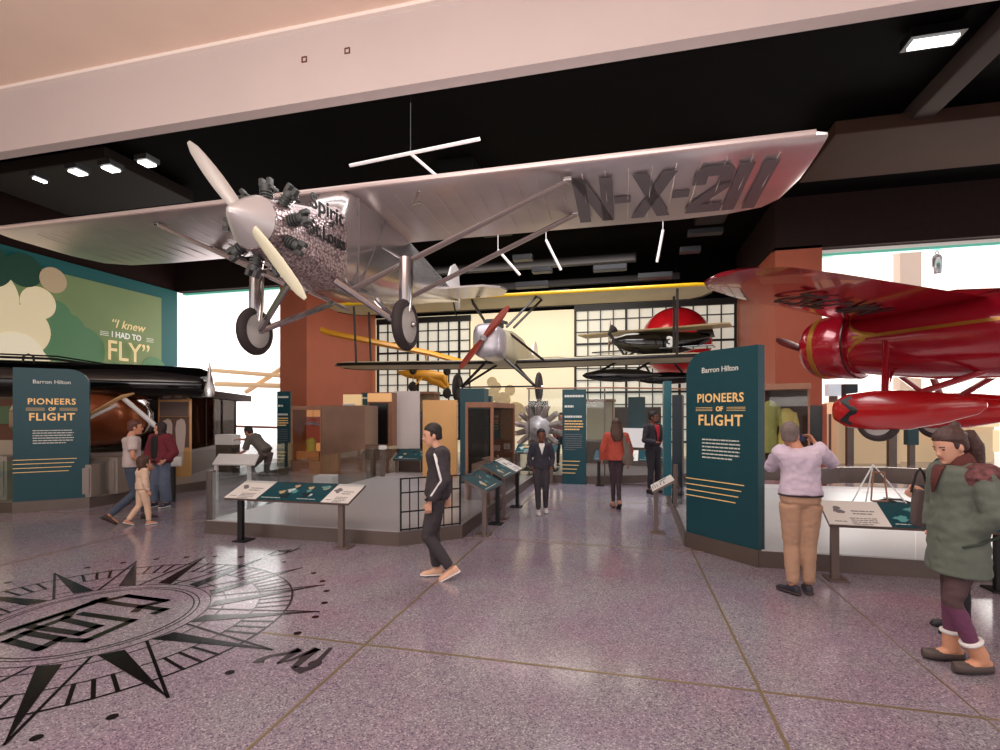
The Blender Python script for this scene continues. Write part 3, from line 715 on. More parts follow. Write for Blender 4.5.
# brown picture case left of the island
x, y = place(291, 12.9); ang = .16
t = thing('display_case', 'low copper case with a lit picture window and glossy brown end behind the reading rail', 'display case', (x, y, 0), ang)
bm = BM(); box(bm, (1.35, .5, 1.0), (1.15, 1.0, 1.98), bev=.01); obj('cabinet', bm, mat('brown_metal', rgb(128, 96, 78), .3, .6, noise=.25, nscale=.9), t)
bm = BM(); box(bm, (.4, .5, 1.93), (.8, 1.0, .1), bev=.005); box(bm, (.4, .5, .3), (.8, 1, .58), bev=.005); box(bm, (.78, .5, 1.1), (.04, 1, 1.6)); box(bm, (.02, .5, 1.1), (.04, 1, 1.6)); obj('surround', bm, M_wood, t)
bm = BM(); box(bm, (.4, .8, 1.2), (.72, .04, 1.36)); obj('backdrop', bm, mat('sunset_orange', rgb(226, 152, 92), .5, emit=.55), t)  # print glows in place of lighting inside the case
bm = BM(); box(bm, (.4, .77, 1.35), (.7, .02, .7)); obj('rust_backdrop', bm, mat('rust_print', rgb(132, 58, 42), .5, emit=.5), t)  # glow added to this print too, the case has no lamp
bm = BM(); box(bm, (.4, .03, 1.2), (.72, .012, 1.36)); obj('glass_pane', bm, M_glass, t)
c, s = math.cos(ang), math.sin(ang)
def inb(px, py): return (x+px*c-py*s, y+px*s+py*c)
xx, yy = inb(.34, .4)
t = thing('costume_stand', 'yellow flying suit on a stand in the lit case window', 'costume', (xx, yy, .6))
bm = BM(); tube(bm, [(0, 0, .12), (0, 0, .3), (0, 0, .5), (0, 0, .56)], [.17, .13, .15, .05], 12, flat=.6); obj('suit', bm, mat('mustard', rgb(206, 182, 84), .7), t, True)
bm = BM(); tube(bm, [(0, 0, 0), (0, 0, .14)], .02, 8); box(bm, (0, 0, .01), (.25, .2, .02)); obj('base', bm, M_black, t)
xx, yy = inb(.35, .45)
bm = BM(); box(bm, (0, 0, 0), (.62, .22, .22), bev=.01); o = obj('crate', bm, mat('orange_crate', rgb(216, 140, 80), .5)); o.location = (xx, yy-.15, .7); o.rotation_euler.z = ang; tag(o, 'orange block under the yellow flying suit in the case window', 'block')
xx, yy = inb(.3, .6)
t = thing('aircraft_model', 'pale model aeroplane hanging in the lit case window above the yellow suit', 'model', (xx, yy, 1.5), ang)
bm = BM(); tube(bm, [(-.2, 0, .02), (0, 0, .03), (.25, 0, -.04)], [.015, .05, .01], 8); obj('fuselage', bm, mat('model_lilac', rgb(196, 176, 188), .5), t, True)
bm = BM(); box(bm, (0, 0, .05), (.12, .5, .015), M=Matrix.Rotation(.7, 4, 'Z'), bev=.004); obj('wing', bm, MATS['model_lilac'], t)
bm = BM(); tube(bm, [(0, 0, .03), (0, 0, .38)], .004, 5); obj('thread', bm, M_black, t)
# white boxes in front of it (seen under the window)
for i, (px, py, sz, zz) in enumerate(((314, 466, (.46, .4, .3), .35), (335, 446, (.26, .2, .25), .78))):
    X, Yq = place(px+12, 12.3); bm = BM(); box(bm, (0, 0, 0), sz, bev=.01); o = obj('display_box', bm, M_white); o.location = (X, Yq, .15); o.rotation_euler.z = .2
    if i == 1: bpy.data.objects.remove(o); continue
    tag(o, 'white display box at the foot of the lit case window', 'box')
# gold partition
x, y = place(427, 13.0); bm = BM(); box(bm, (.44, .06, 1.16), (.88, .1, 1.92), bev=.005); o = obj('partition', bm, M_goldpanel); o.location = (x, y-.3, 0); o.rotation_euler.z = .03; tag(o, 'tall plain gold panel behind the walking man', 'partition')
# screen kiosk
x, y = place(367, 14.5)
t = thing('screen_kiosk', 'copper topped kiosk with a tall black screen behind the brown case', 'kiosk', (x, y, 0), .12)
bm = BM(); box(bm, (.36, .25, 1.2), (.74, .4, 2.38), bev=.01); obj('body', bm, M_wood, t)
bm = BM(); box(bm, (.36, .03, 2.24), (.7, .04, .24), bev=.005); obj('lit_header', bm, mat('lit_header', rgb(244, 186, 124), .5, emit=.3), t)
bm = BM(); box(bm, (.34, .02, 1.5), (.54, .06, 1.16), bev=.006); obj('screen', bm, mat('screen_black', rgb(16, 17, 20), .25), t)
x, y = place(397, 15.2)
t = thing('projection_panel', 'pale frosted panel beside the black screen kiosk', 'panel', (x-.1, y, 0), .05)
bm = BM(); box(bm, (.4, .03, 1.6), (.8, .05, 1.7), bev=.005); obj('frosted_sheet', bm, mat('frosted', rgb(214, 200, 196), .6, noise=.05, nscale=2, emit=.1), t)
bm = BM(); box(bm, (.4, .05, .37), (.84, .1, .74), bev=.005); obj('base', bm, M_plinth, t)
x, y = place(409, 16)
t = thing('display_case', 'tall hazy glass display case with a grey jacket behind the walking man', 'display case', (x, y, 0), .05)
bm = BM(); box(bm, (.42, .3, .4), (.84, .6, .8), bev=.008); obj('base', bm, M_plinth, t)
bm = BM(); box(bm, (.42, .3, 2.43), (.84, .6, .08), bev=.008); obj('top', bm, M_wood, t)
for xx in (.02, .82):
    bm = BM(); box(bm, (xx, .02, 1.6), (.03, .03, 1.6)); obj('corner_post', bm, M_wood, t)
bm = BM(); box(bm, (.42, .0, 1.6), (.8, .012, 1.6)); obj('glass_pane', bm, M_glass, t)
bm = BM(); box(bm, (.42, .58, 1.6), (.8, .02, 1.6)); obj('back_panel', bm, mat('sepia_print', rgb(206, 178, 140), .6, noise=.2, nscale=3), t)
def garment_stand(label, x, y, z, ang, m, h=1.2, w=.22, cat='costume', skirt=1.0, head=None, name='costume_stand'):
    t = thing(name, label, cat, (x, y, z), ang)
    rings = []; k = h
    for zz, rw, rd in ((.02, w*.9*skirt, w*.6*skirt), (.3, w*.86*skirt, w*.56*skirt), (.55, w*.72, w*.5), (.78, w*.85, w*.55), (.9, w*.98, w*.5), (.97, w*.5, w*.36), (1.0, w*.3, w*.25)):
        rings.append(ring(Vector((0, 0, .1+zz*k)), Vector((1, 0, 0)), Vector((0, 1, 0)), rw, rd, 16, 1.0))
    bm = BM(); loft(bm, rings)
    for s in (-1, 1): tube(bm, [(s*w*.85, 0, .1+.9*k), (s*w*1.15, .02, .1+.66*k), (s*w*1.2, -.04, .1+.42*k)], [w*.3, w*.27, w*.2], 10)
    remesh('garment', bm, .018, m, t, 3, .006, .09)
    bm = BM(); tube(bm, [(0, 0, 0), (0, 0, .14)], .02, 8); box(bm, (0, 0, .01), (.3, .3, .02)); obj('stand', bm, M_black, t)
    if head:
        bm = BM(); ball(bm, (0, 0, .1+k+.09), (.08, .095, .115)); tube(bm, [(0, 0, .08+k), (0, 0, .14+k)], .05, 10); obj('head', bm, head, t, True)
    return t
X, Yq = place(418, 16.15); garment_stand('grey flight jacket shown in the hazy glass case', X+.1, Yq+.0, .8, 0, mat('grey_cloth', rgb(120, 112, 116), .8), .95, .24)
# cream boxes on the brown case
x, y = place(343, 16.5)
t = thing('display_plinth', 'lit cream box standing behind the brown case', 'plinth', (x, y, 0), .2)
bm = BM(); box(bm, (.3, .25, 1.2), (.6, .5, 2.4), bev=.01); obj('block', bm, mat('lit_cream', rgb(250, 214, 158), .5, emit=.35), t)
bm = BM(); box(bm, (.2, -.02, 2.0), (.4, .03, .2), bev=.004); obj('plaque', bm, M_white, t)
x, y = place(361, 16.6); banner('thin teal panel with white lines between the cream box and the screen kiosk', x, y, .1, .3, 1.9, 2.46, lines=True)
# railing seen under the kiosk
x, y = place(368, 13.2)
t = thing('guard_rail', 'short bronze guard rail under the black screen', 'guard rail', (x, y, 0), .1)
bm = BM()
for i in range(6): box(bm, (.08*i, 0, .55), (.012, .012, .85))
box(bm, (.2, 0, .97), (.46, .03, .03)); box(bm, (.2, 0, .14), (.46, .03, .03)); obj('bars', bm, M_post, t)
bm = BM(); box(bm, (.2, .1, .06), (.6, .4, .12), bev=.006); obj('base', bm, M_plinth, t)
x, y = place(379, 12.9)
t = thing('stanchion', 'white topped bronze stanchion beside the short guard rail', 'stanchion', (x, y, 0), 0)
bm = BM(); box(bm, (.1, 0, .45), (.1, .1, .9), bev=.006); obj('post', bm, M_post, t)
bm = BM(); box(bm, (.1, 0, .93), (.16, .14, .1), bev=.02); obj('cap', bm, M_white, t)

# far display wall things (behind the far platform)
x, y = place(600, 16.2)
t = thing('display_case', 'framed glass case holding a pale print beyond the far glass wall', 'display case', (x-.5, y, 0), -.1)
bm = BM(); box(bm, (.45, .3, .45), (.95, .6, .9), bev=.008); obj('base', bm, M_plinth, t)
for xx in (.02, .9):
    bm = BM(); box(bm, (xx, .02, 1.55), (.04, .04, 1.3)); obj('corner_post', bm, M_wood, t)
bm = BM(); box(bm, (.45, .3, 2.2), (.95, .6, .08), bev=.006); obj('top', bm, M_wood, t)
bm = BM(); box(bm, (.45, .5, 1.55), (.9, .03, 1.24)); obj('back_panel', bm, mat('case_paper', rgb(206, 192, 164), .6, emit=.1), t)
bm = BM(); box(bm, (.45, .0, 1.55), (.9, .012, 1.24)); obj('glass_pane', bm, M_glass, t)
x, y = place(622, 15.6)
t = thing('light_table', 'wide white lit panel behind the suited man', 'light panel', (x, y, 0), -.25)
bm = BM(); box(bm, (.6, .05, 1.05), (1.25, .1, .58), M=Matrix.Rotation(0, 4, 'X'), bev=.01); obj('lit_face', bm, mat('lit_white', rgb(236, 226, 226), .4, emit=.35), t)
bm = BM(); box(bm, (.6, .2, .45), (1.2, .3, .9), bev=.01); obj('base', bm, M_plinth, t)
x, y = place(618, 17.3); bm = BM(); box(bm, (.6, .2, 1.0), (1.6, .3, 2.0), bev=.01); box(bm, (.6, .02, 1.4), (1.3, .06, .8)); o = obj('dark_cabinet', bm, mat('dusk_brown', rgb(92, 78, 70), .5)); o.location = (x, y, 0); tag(o, 'dark brown cabinet at the back beyond the suited man', 'cabinet')
x, y = place(530, 17); bm = BM(); box(bm, (0, 0, 1.7), (.62, .1, 1.0), bev=.01); box(bm, (0, .0, .6), (.08, .08, 1.2)); box(bm, (0, 0, .21), (.5, .4, .02)); o = obj('grey_screen', bm, mat('sage_grey', rgb(104, 112, 102), .5)); o.location = (x+.3, y, 0); tag(o, 'grey green screen panel above the radial engine', 'screen')
for i, (px, py, r) in enumerate(((492, 382, .2), (496, 387, .2), (493, 394, .25), (510, 390, .2), (491, 399, .14), (503, 400, .3), (516, 412, .38))):
    Y0 = 22.46/(cam_dir((px-500)/510, 1).y); q = pt(px, py, Y0); r *= Y0/19; q.y = 22.47-i*.012; bm = BM()
    M = Matrix.Rotation(PI/2, 4, 'X'); lathe(bm, [(0, -.02), (r*.92, -.02), (r, 0), (r*.92, .02), (0, .02)], 24, M)
    o = obj('photo_medallion', bm, mat('medallion_tan', rgb(206, 188, 148), .6, noise=.15, nscale=6)); o.location = q
    tag(o, 'round tan photo medallion hung behind the engine aisle', 'medallion', 'round tan photo medallions')

# ================================================================== radial engine on its stand
x, y = place(538, 14.0)
t = thing('radial_engine', 'grey radial aircraft engine on a stand at the end of the aisle', 'engine', (x, y, .2), 0)
M_steel = mat('engine_steel', rgb(214, 206, 210), .4, .25, noise=.15)
M_steeld = mat('engine_dark', rgb(176, 160, 154), .5, .2, noise=.2)
RX = Matrix.Translation((0, 0, 1.18)) @ Matrix.Rotation(PI/2, 4, 'X')
bm = BM(); lathe(bm, [(0, .38), (.1, .37), (.2, .31), (.24, .2), (.34, .12), (.36, -.1), (.3, -.3), (0, -.32)], 28, RX); obj('crankcase', bm, M_steel, t, True)
bm = BM(); lathe(bm, [(0, .5), (.035, .5), (.035, .36), (0, .36)], 12, RX); obj('propeller_shaft', bm, M_steeld, t, True)
for k in range(14):
    a = 2*PI*k/14+PI/2; R = RX @ Matrix.Translation((0, 0, .08 if k % 2 else -.1)) @ Matrix.Rotation(a, 4, 'Z') @ Matrix.Translation((.33, 0, 0)) @ Matrix.Rotation(PI/2, 4, 'Y') @ Matrix.Diagonal((.72, .72, 1, 1))
    bm = BM(); prof = [(0, 0), (.085, 0)]
    for j in range(7): prof += [(.085, .02+.03*j), (.115, .025+.03*j), (.115, .037+.03*j), (.085, .042+.03*j)]
    prof += [(.1, .24), (.09, .3), (0, .32)]
    lathe(bm, prof, 14, R); box(bm, (0, .05, .33), (.06, .08, .07), M=R, bev=.01); box(bm, (0, -.05, .33), (.06, .08, .07), M=R, bev=.01)
    cy = obj('engine_cylinder', bm, M_steeld, t, True)
    bm = BM(); tube(bm, [(.05, .1, .0), (.05, .12, .32)], .014, 6, M=R); tube(bm, [(-.05, .1, .0), (-.05, .12, .32)], .014, 6, M=R); obj('push_rod', bm, M_steel, cy, True)
bm = BM(); tube(bm, [(-.4, .3, 0), (-.1, .25, 1.1)], .03, 8); tube(bm, [(.4, .3, 0), (.1, .25, 1.1)], .03, 8); box(bm, (0, .3, .02), (1.0, .6, .04), bev=.01); tube(bm, [(-.25, .28, .55), (.25, .28, .55)], .025, 8); obj('stand', bm, M_black, t)

# ================================================================== left side: long case with mannequins
x, y = place(186, 12.9); x2, y2 = place(236, 17.6)
d = Vector((x2-x, y2-y, 0)); L = d.length; ang = math.atan2(d.y, d.x)
t = thing('display_case', 'long dark glass wall case with mannequins and a brown canopy at the left', 'display case', (x, y, 0), ang)
M_mdk = mat('umber_lacquer', rgb(62, 42, 34), .7, 0, noise=.15, spec=.08)
bm = BM(); box(bm, (L/2+.9, .35, 2.34), (L+1.9, .9, .22), bev=.01); obj('canopy', bm, M_mdk, t)
bm = BM(); box(bm, (L/2, .3, .42), (L, .6, .84), bev=.01); obj('base', bm, M_plinth, t)
bm = BM(); box(bm, (L/2, .62, 1.5), (L, .05, 1.5)); obj('back_panel', bm, mat('umber_back', rgb(78, 58, 48), .7, spec=.08), t)
for k in range(4):
    bm = BM(); box(bm, (L*k/3, .02, 1.55), (.05, .05, 1.4)); obj('corner_post', bm, M_mdk, t)
for k in range(3):
    bm = BM(); box(bm, (L*(k+.5)/3, .02, 1.55), (L/3-.06, .012, 1.4)); obj('glass_pane', bm, glass_mat('grazing_glass', (.7, .62, .56), .03), t)
bm = BM(); box(bm, (L-.02, .3, 1.5), (.05, .6, 1.5)); obj('end_panel', bm, MATS['umber_back'], t)
for (f, l, m, h) in ((.3, 'black leather flying coat on a stand at the near end of the dark wall case', mat('leather_black', rgb(34, 30, 32), .45), 1.15), (.72, 'long dark dress on a stand in the middle of the dark wall case', mat('dress_black', rgb(26, 26, 30), .7), 1.1)):
    q = Vector((x, y, 0))+d*f+Vector((-d.y, d.x, 0)).normalized()*.3
    garment_stand(l, q.x, q.y, .84, ang, m, h, .23, skirt=1.25)
# photo panel at its near end
x, y = place(158, 12.7); xb, yb = place(186, 12.85)
t = thing('photo_display', 'gold edged photo display with two pale upright wings beside the dark wall case', 'display', (x, y, 0), math.atan2(yb-y, xb-x))
bm = BM(); box(bm, (.36, .06, 1.32), (.72, .1, 2.3), bev=.008); obj('board', bm, M_goldpanel, t)
bm = BM(); box(bm, (.36, 0, 1.9), (.64, .02, .36)); obj('grey_photo', bm, mat('photo_grey', rgb(118, 96, 88), .6), t)
bm = BM(); box(bm, (.36, .0, 1.32), (.66, .02, .78)); obj('brown_photo', bm, mat('photo_brown', rgb(104, 76, 62), .6), t)
for i in (0, 1):
    bm = BM(); cx = .22+.3*i
    prism(bm, [(cx-.08, .5), (cx+.04, .5)]+[(cx+.1-.0*a, 1.3+.05*a) for a in range(5)]+[(cx+.07, 1.62), (cx, 1.66), (cx-.1, 1.6), (cx-.13, 1.4)], -.02, -.01, Matrix(((1, 0, 0, 0), (0, 0, 1, 0), (0, 1, 0, 0), (0, 0, 0, 1)))); obj('pale_wing_cutout', bm, mat('cutout_pale', rgb(206, 186, 176), .5), t)
x, y = place(222, 12.9)
bm = BM(); box(bm, (0, 0, 0), (.52, .3, .26), bev=.01); o = obj('display_box', bm, M_white); o.location = (x, y+.2, 1.12); 
bm2 = BM(); box(bm2, (0, 0, -.56), (.5, .28, .86), bev=.01); s = obj('foot', bm2, M_plinth, o); tag(o, 'white box on a bronze pedestal in front of the dark wall case', 'box')

# dark frock etc. right platform rear: copper roofed costume case
x, y = place(764, 12.2)
t = thing('display_case', 'copper roofed costume case behind the near title sign', 'display case', (x, y, 0), -.25)
bm = BM(); box(bm, (.45, .3, 2.42), (1.0, .8, .14), bev=.01); obj('canopy', bm, M_wood, t)
bm = BM(); box(bm, (.45, .7, 1.5), (.95, .05, 1.7)); obj('back_panel', bm, mat('umber_back', rgb(78, 58, 48), .5), t)
bm = BM(); box(bm, (.45, .35, .45), (.95, .7, .5), bev=.01); obj('base', bm, M_plinth, t)
for xx in (.0, .92):
    bm = BM(); box(bm, (xx, .0, 1.5), (.04, .04, 1.7)); obj('corner_post', bm, M_wood, t)
bm = BM(); box(bm, (.46, .0, 1.5), (.88, .012, 1.7)); obj('glass_pane', bm, M_glass, t)
X, Yq = place(769, 12.45); garment_stand('olive green flying dress on a stand, nearer the title sign', X+.02, Yq, .7, -.2, mat('olive_cloth', rgb(150, 146, 74), .8), 1.3, .2)
X, Yq = place(786, 12.35); garment_stand('long mustard yellow coat on a stand in the copper roofed case', X, Yq, .7, -.2, mat('mustard_coat', rgb(206, 182, 98), .8), 1.12, .2, skirt=1.2)
x, y = place(798, 12.6)
t = thing('screen_kiosk', 'rust framed kiosk with a black screen beside the yellow coat', 'kiosk', (x, y, 0), -.25)
bm = BM(); box(bm, (.3, .2, 1.01), (.62, .3, 2.02), bev=.01); obj('body', bm, M_copper, t)
bm = BM(); box(bm, (.28, .04, 1.4), (.46, .06, 1.16), bev=.006); obj('screen', bm, MATS['screen_black'], t)
bm = BM(); box(bm, (.42, .0, .72), (.16, .05, .12), bev=.01); obj('label_plate', bm, M_white, t)
# curved dark kerb at the back of the right platform
bm = BM()
pts = [pt(*q) for q in ((812, 484, 11.4), (838, 482, 11.7), (886, 481, 11.7), (925, 485, 11.3))]
for a, b in zip(pts, pts[1:]):
    d = Vector((b.x-a.x, b.y-a.y, 0)); L = d.length; m0 = (a+b)/2
    box(bm, (m0.x-pts[0].x, m0.y-pts[0].y, .18), (L+.03, .12, .36), rz=math.atan2(d.y, d.x), bev=.01)
o = obj('bench_kerb', bm, M_plinth); o.location = (pts[0].x, pts[0].y, .2); tag(o, 'angled bronze kerb on the white deck under the red aircraft', 'kerb')
# easel on the white deck
x, y = place(880, 8.6)
t = thing('model_easel', 'small white wire easel and frame model on the white deck', 'easel', (x, y, .2), 0)
bm = BM()
for p in ((-.5, -.1, 0), (.42, -.1, 0)): tube(bm, [p, (-.06, .1, .72)], .012, 6)
tube(bm, [(-.1, .3, 0), (-.06, .1, .72)], .012, 6); obj('legs_frame', bm, M_white, t)
bm = BM()
for q in (((-.14, -.02, .12), (-.1, 0, .6)), ((.1, -.02, .12), (.06, 0, .6)), ((-.14, -.02, .12), (.1, -.02, .12)), ((-.1, 0, .6), (.06, 0, .6))): tube(bm, q, .014, 6)
obj('picture_frame', bm, M_wood, t)
bm = BM(); tube(bm, [(-.78, -.25, .02), (-.4, -.3, .015), (-.1, -.2, .02)], [.01, .03, .01], 8); obj('drafting_arm', bm, M_greybeam, t)
x, y = place(905, 8.3)
bm = BM(); tube(bm, [(-.32, 0, .06), (-.1, 0, .1), (.12, 0, .1), (.36, 0, .05)], [.01, .07, .07, .02], 10, flat=.7); box(bm, (.02, 0, .12), (.1, .5, .015)); o = obj('model_glider', bm, mat('model_black', rgb(50, 44, 44), .4), smooth=True); o.location = (x, y+.4, .2); tag(o, 'dark model glider lying on the white deck beside the easel', 'model')
# ================================================================== aircraft
M_silver = mat('silver_dope', rgb(206, 200, 200), .22, .85, noise=.1, nscale=1.2)
M_silverw = mat('silver_wing', rgb(214, 202, 202), .28, .65, noise=.14, nscale=.9, stretch=(.4, 1, 1))
M_chrome = mat('polished_metal', rgb(190, 184, 184), .16, .95)
M_tyre = mat('tyre_rubber', rgb(52, 42, 42), .7, noise=.1)
M_disc = mat('wheel_disc', rgb(190, 184, 180), .45, .2, noise=.08, nscale=5)
M_letter = mat('grey_lettering', rgb(112, 104, 108), .5)
M_dkmetal = mat('engine_grey', rgb(78, 80, 80), .5, .4, noise=.2)

def engine_turned():
    m = bpy.data.materials.new('engine_turned'); m.use_nodes = True
    nt = m.node_tree; b = nt.nodes['Principled BSDF']; N = nt.nodes.new; L = nt.links.new
    tc = N('ShaderNodeTexCoord'); v = N('ShaderNodeTexVoronoi'); v.inputs['Scale'].default_value = 24; v.inputs['Randomness'].default_value = .7
    L(tc.outputs['Object'], v.inputs['Vector'])
    r = N('ShaderNodeValToRGB'); r.color_ramp.elements[0].color = rgb(226, 208, 206); r.color_ramp.elements[1].color = rgb(130, 108, 112)
    r.color_ramp.elements[0].position = .1; r.color_ramp.elements[1].position = .75
    L(v.outputs['Distance'], r.inputs[0]); L(r.outputs[0], b.inputs['Base Color'])
    bp = N('ShaderNodeBump'); bp.inputs['Strength'].default_value = .5; bp.inputs['Distance'].default_value = .02
    L(v.outputs['Distance'], bp.inputs['Height']); L(bp.outputs[0], b.inputs['Normal'])
    b.inputs['Metallic'].default_value = .75; b.inputs['Roughness'].default_value = .3
    return m
M_turned = engine_turned()

def foil(chord, thick, n=9, bottom=.25):
    """list of (y, z) around an airfoil, y 0 at the leading edge"""
    up = []; lo = []
    for i in range(n+1):
        t = i/n; x = (1-math.cos(PI*t))/2
        h = thick*(2.2*math.sqrt(x)*(1-x)+.55*x*(1-x))*.9
        up.append((x*chord, h)); lo.append((x*chord, -h*bottom))
    return up + lo[::-1][1:-1]
def wing_bm(stations, bottom=.25, n=9):
    """stations: (x, y_le, z, chord, thick, drop) ; drop lowers the trailing edge"""
    bm = BM(); rings = []
    for x, y0, z, c, th, dr in stations:
        rings.append([Vector((x, y0+p, z+q-dr*p/max(c, .01))) for p, q in foil(c, th, n, bottom)])
    loft(bm, rings)
    return bm
def blade(bm, L, w, root=.06, M=None, pitch=.5):
    rings = []
    for i in range(11):
        t = i/10; ww = w*(.28+1.0*math.sin(PI*min(1, .12+t*.78))**.8) * (1 if t < .96 else .5); a = pitch*(1.2-t)
        c = Vector((0, 0, L*t+root*.2))
        rings.append(ring(c, Vector((math.cos(a), math.sin(a), 0)), Vector((-math.sin(a), math.cos(a), 0)), ww/2, .035*(1.15-t), 10))
    loft(bm, rings, M=M)
def wheel(parent, x, y, z, R, W, disc=M_disc, hub=True, axis='X', tyre_m=None, Mx=None):
    A = Matrix.Translation((x, y, z)) @ (Mx if Mx is not None else Matrix.Rotation(PI/2, 4, 'Y'))
    bm = BM(); r = W/2
    prof = [(R*.70, -r*.8), (R*.80, -r), (R*.93, -r*.75), (R, -r*.25), (R, r*.25), (R*.93, r*.75), (R*.80, r), (R*.70, r*.8)]
    lathe(bm, prof, 36, A, closed=True); ty = obj('tyre', bm, tyre_m or M_tyre, parent, True)
    bm = BM(); lathe(bm, [(0, -W*.62), (R*.15, -W*.6), (R*.72, -W*.36), (R*.74, 0), (R*.72, W*.36), (R*.15, W*.6), (0, W*.62)], 32, A); d = obj('wheel_disc', bm, disc, parent, True, 25)
    if hub:
        bm = BM(); lathe(bm, [(0, -W*.95), (R*.1, -W*.95), (R*.13, -W*.55), (R*.13, W*.55), (R*.1, W*.95), (0, W*.95)], 16, A); obj('hub', bm, M_chrome, d, True)
    return ty

# ------------------------------------------------ silver monoplane
t = thing('silver_monoplane', 'large silver high wing monoplane with NX-211 lettering hanging over the aisle', 'aircraft', (-4.576, 7.19, 2.76))
st = []
def wst(x, k):  # k shrink toward tip
    return (x, .14+.0*(1-k)+(1-k)*.25, 2.62+.02*(1-k), 2.2*k, .26*(.35+.65*k), .14*k)
xs = [(-7.5, .3), (-7.38, .62), (-7.1, .86), (-6.6, .97), (-5.5, 1), (-3, 1), (0, 1), (3, 1), (5.5, 1), (6.3, .97), (6.8, .90), (7.0, .78), (7.12, .5)]
stations = []
for x, k in xs:
    stations.append((x, .14+max(0, 1-k)*.12, 2.62, 2.24*k, .27*(.3+.7*k), .14*k))
obj('wing', wing_bm(stations, .2, 10), M_silverw, t, True, 50)
bm = BM(); tube(bm, [(-7.2, .13, 2.635), (6.95, .13, 2.635)], .045, 8); obj('leading_edge', bm, mat('blush_edge', rgb(222, 200, 196), .3, .3), t, True)
TM = basis((3.8, 2.02, 2.452), (1, 0, 0), (0, -1, .049))
bm = BM()
def glyph(bm, polys, ox, sc, M, sl=.22):
    for pl in polys:
        prism(bm, [(ox+(x+sl*y*.6)*sc[0], y*sc[1]) for x, y in pl], .004, .009, M)
W_ = 1.0
G = {'N': [[(0, 0), (.26, 0), (.26, 1), (0, 1)], [(.54, 0), (.8, 0), (.8, 1), (.54, 1)], [(.0, 1), (.26, 1), (.8, 0), (.54, 0)]],
     '-': [[(0, .42), (.34, .42), (.34, .56), (0, .56)]],
     'X': [[(0, 0), (.28, 0), (.86, 1), (.58, 1)], [(.58, 0), (.86, 0), (.28, 1), (0, 1)]],
     '2': [[(0, 0), (.74, 0), (.74, .2), (0, .2)], [(0, .2), (.3, .2), (.74, .56), (.74, .7), (.5, .7), (.5, .62)], [(.48, .62), (.74, .62), (.74, .86), (.6, 1), (.48, .84)], [(.14, 1), (.6, 1), (.52, .82), (.22, .82)], [(0, .66), (.26, .66), (.26, .84), (.14, 1), (0, .88)]],
     '1': [[(0, 0), (.26, 0), (.26, 1), (0, 1)]]}
ox = 0
for ch, adv in (('N', .83), ('-', .36), ('X', .84), ('-', .36), ('2', .78), ('1', .42), ('1', .3)):
    glyph(bm, G[ch], ox, (.74, 1.5), TM, .0); ox += adv*.74
obj('registration_lettering', bm, M_letter, t)
bm = BM()
TL = basis((-6.7, 2.02, 2.508), (1, 0, 0), (0, -1, .035)); ox = 0
for ch, adv in (('N', .83), ('-', .36), ('X', .84), ('-', .36), ('2', .78), ('1', .42), ('1', .3)):
    pass
bm.free()
# wing rib lines
bm = BM()
for i in range(-20, 21):
    x = i*.33
    if abs(x) > .5: tube(bm, [(x, .35, 2.60-.058), (x, 1.2, 2.60-.118), (x, 2.2, 2.60-.115)], .006, 4)
obj('wing_ribs', bm, M_silverw, t)
# fuselage
FS = [(-.2, .46, 2.22, .93), (.14, .47, 2.62, .92), (1.0, .47, 2.64, 1.0), (2.2, .44, 2.62, 1.24), (3.4, .34, 2.54, 1.46), (4.8, .2, 2.44, 1.8), (6.4, .05, 2.36, 2.14)]
def fring(y, hw, zt, zb, n=24, p=.55): return ring(Vector((0, y, (zt+zb)/2)), Vector((1, 0, 0)), Vector((0, 0, 1)), hw, (zt-zb)/2, n, p, PI/n)
bm = BM(); loft(bm, [fring(*f) for f in FS]); obj('fuselage', bm, M_silver, t, True, 50)
CW = [(-1.66, .33, 1.79, 1.12, .95), (-1.4, .385, 1.85, 1.07, .95), (-1.1, .415, 1.92, 1.02, .8), (-.75, .44, 2.0, .98, .6), (-.45, .455, 2.1, .95, .55), (-.2, .465, 2.225, .925, .55)]
bm = BM(); loft(bm, [fring(f[0], f[1], f[2], f[3], 24, f[4]) for f in CW]); cow = obj('engine_cowl', bm, M_turned, t, True, 50)
bm = BM(); loft(bm, [fring(y, r, 1.46+r*1.03, 1.46-r*1.0, 24, .95) for y, r in ((-2.08, .02), (-2.06, .05), (-1.98, .12), (-1.88, .19), (-1.78, .26), (-1.665, .33))]); sp = obj('spinner', bm, mat('spinner_grey', rgb(202, 196, 196), .3, .4), t, True, 60)
bm = BM()
for s in (-1, 1):
    M = basis((s*(.458 if s > 0 else .484), -1.13 if s > 0 else -.25, 1.83), (.03*1 if s > 0 else .03, s, 0), (0, .0, 1))
    text_bm(bm, 'Spirit', .30, M, bold=.005, extrude=.005, sx=1.25)
    text_bm(bm, 'of', .13, M @ Matrix.Translation((.44, -.11, 0)), bold=.003, extrude=.005)
    text_bm(bm, 'St.Louis', .27, M @ Matrix.Translation((.0, -.35, 0)), bold=.006, extrude=.005, sx=1.0)
obj('name_lettering', bm, M_black, cow)
bm = BM()
for k in range(9):
    pass
bm.free()
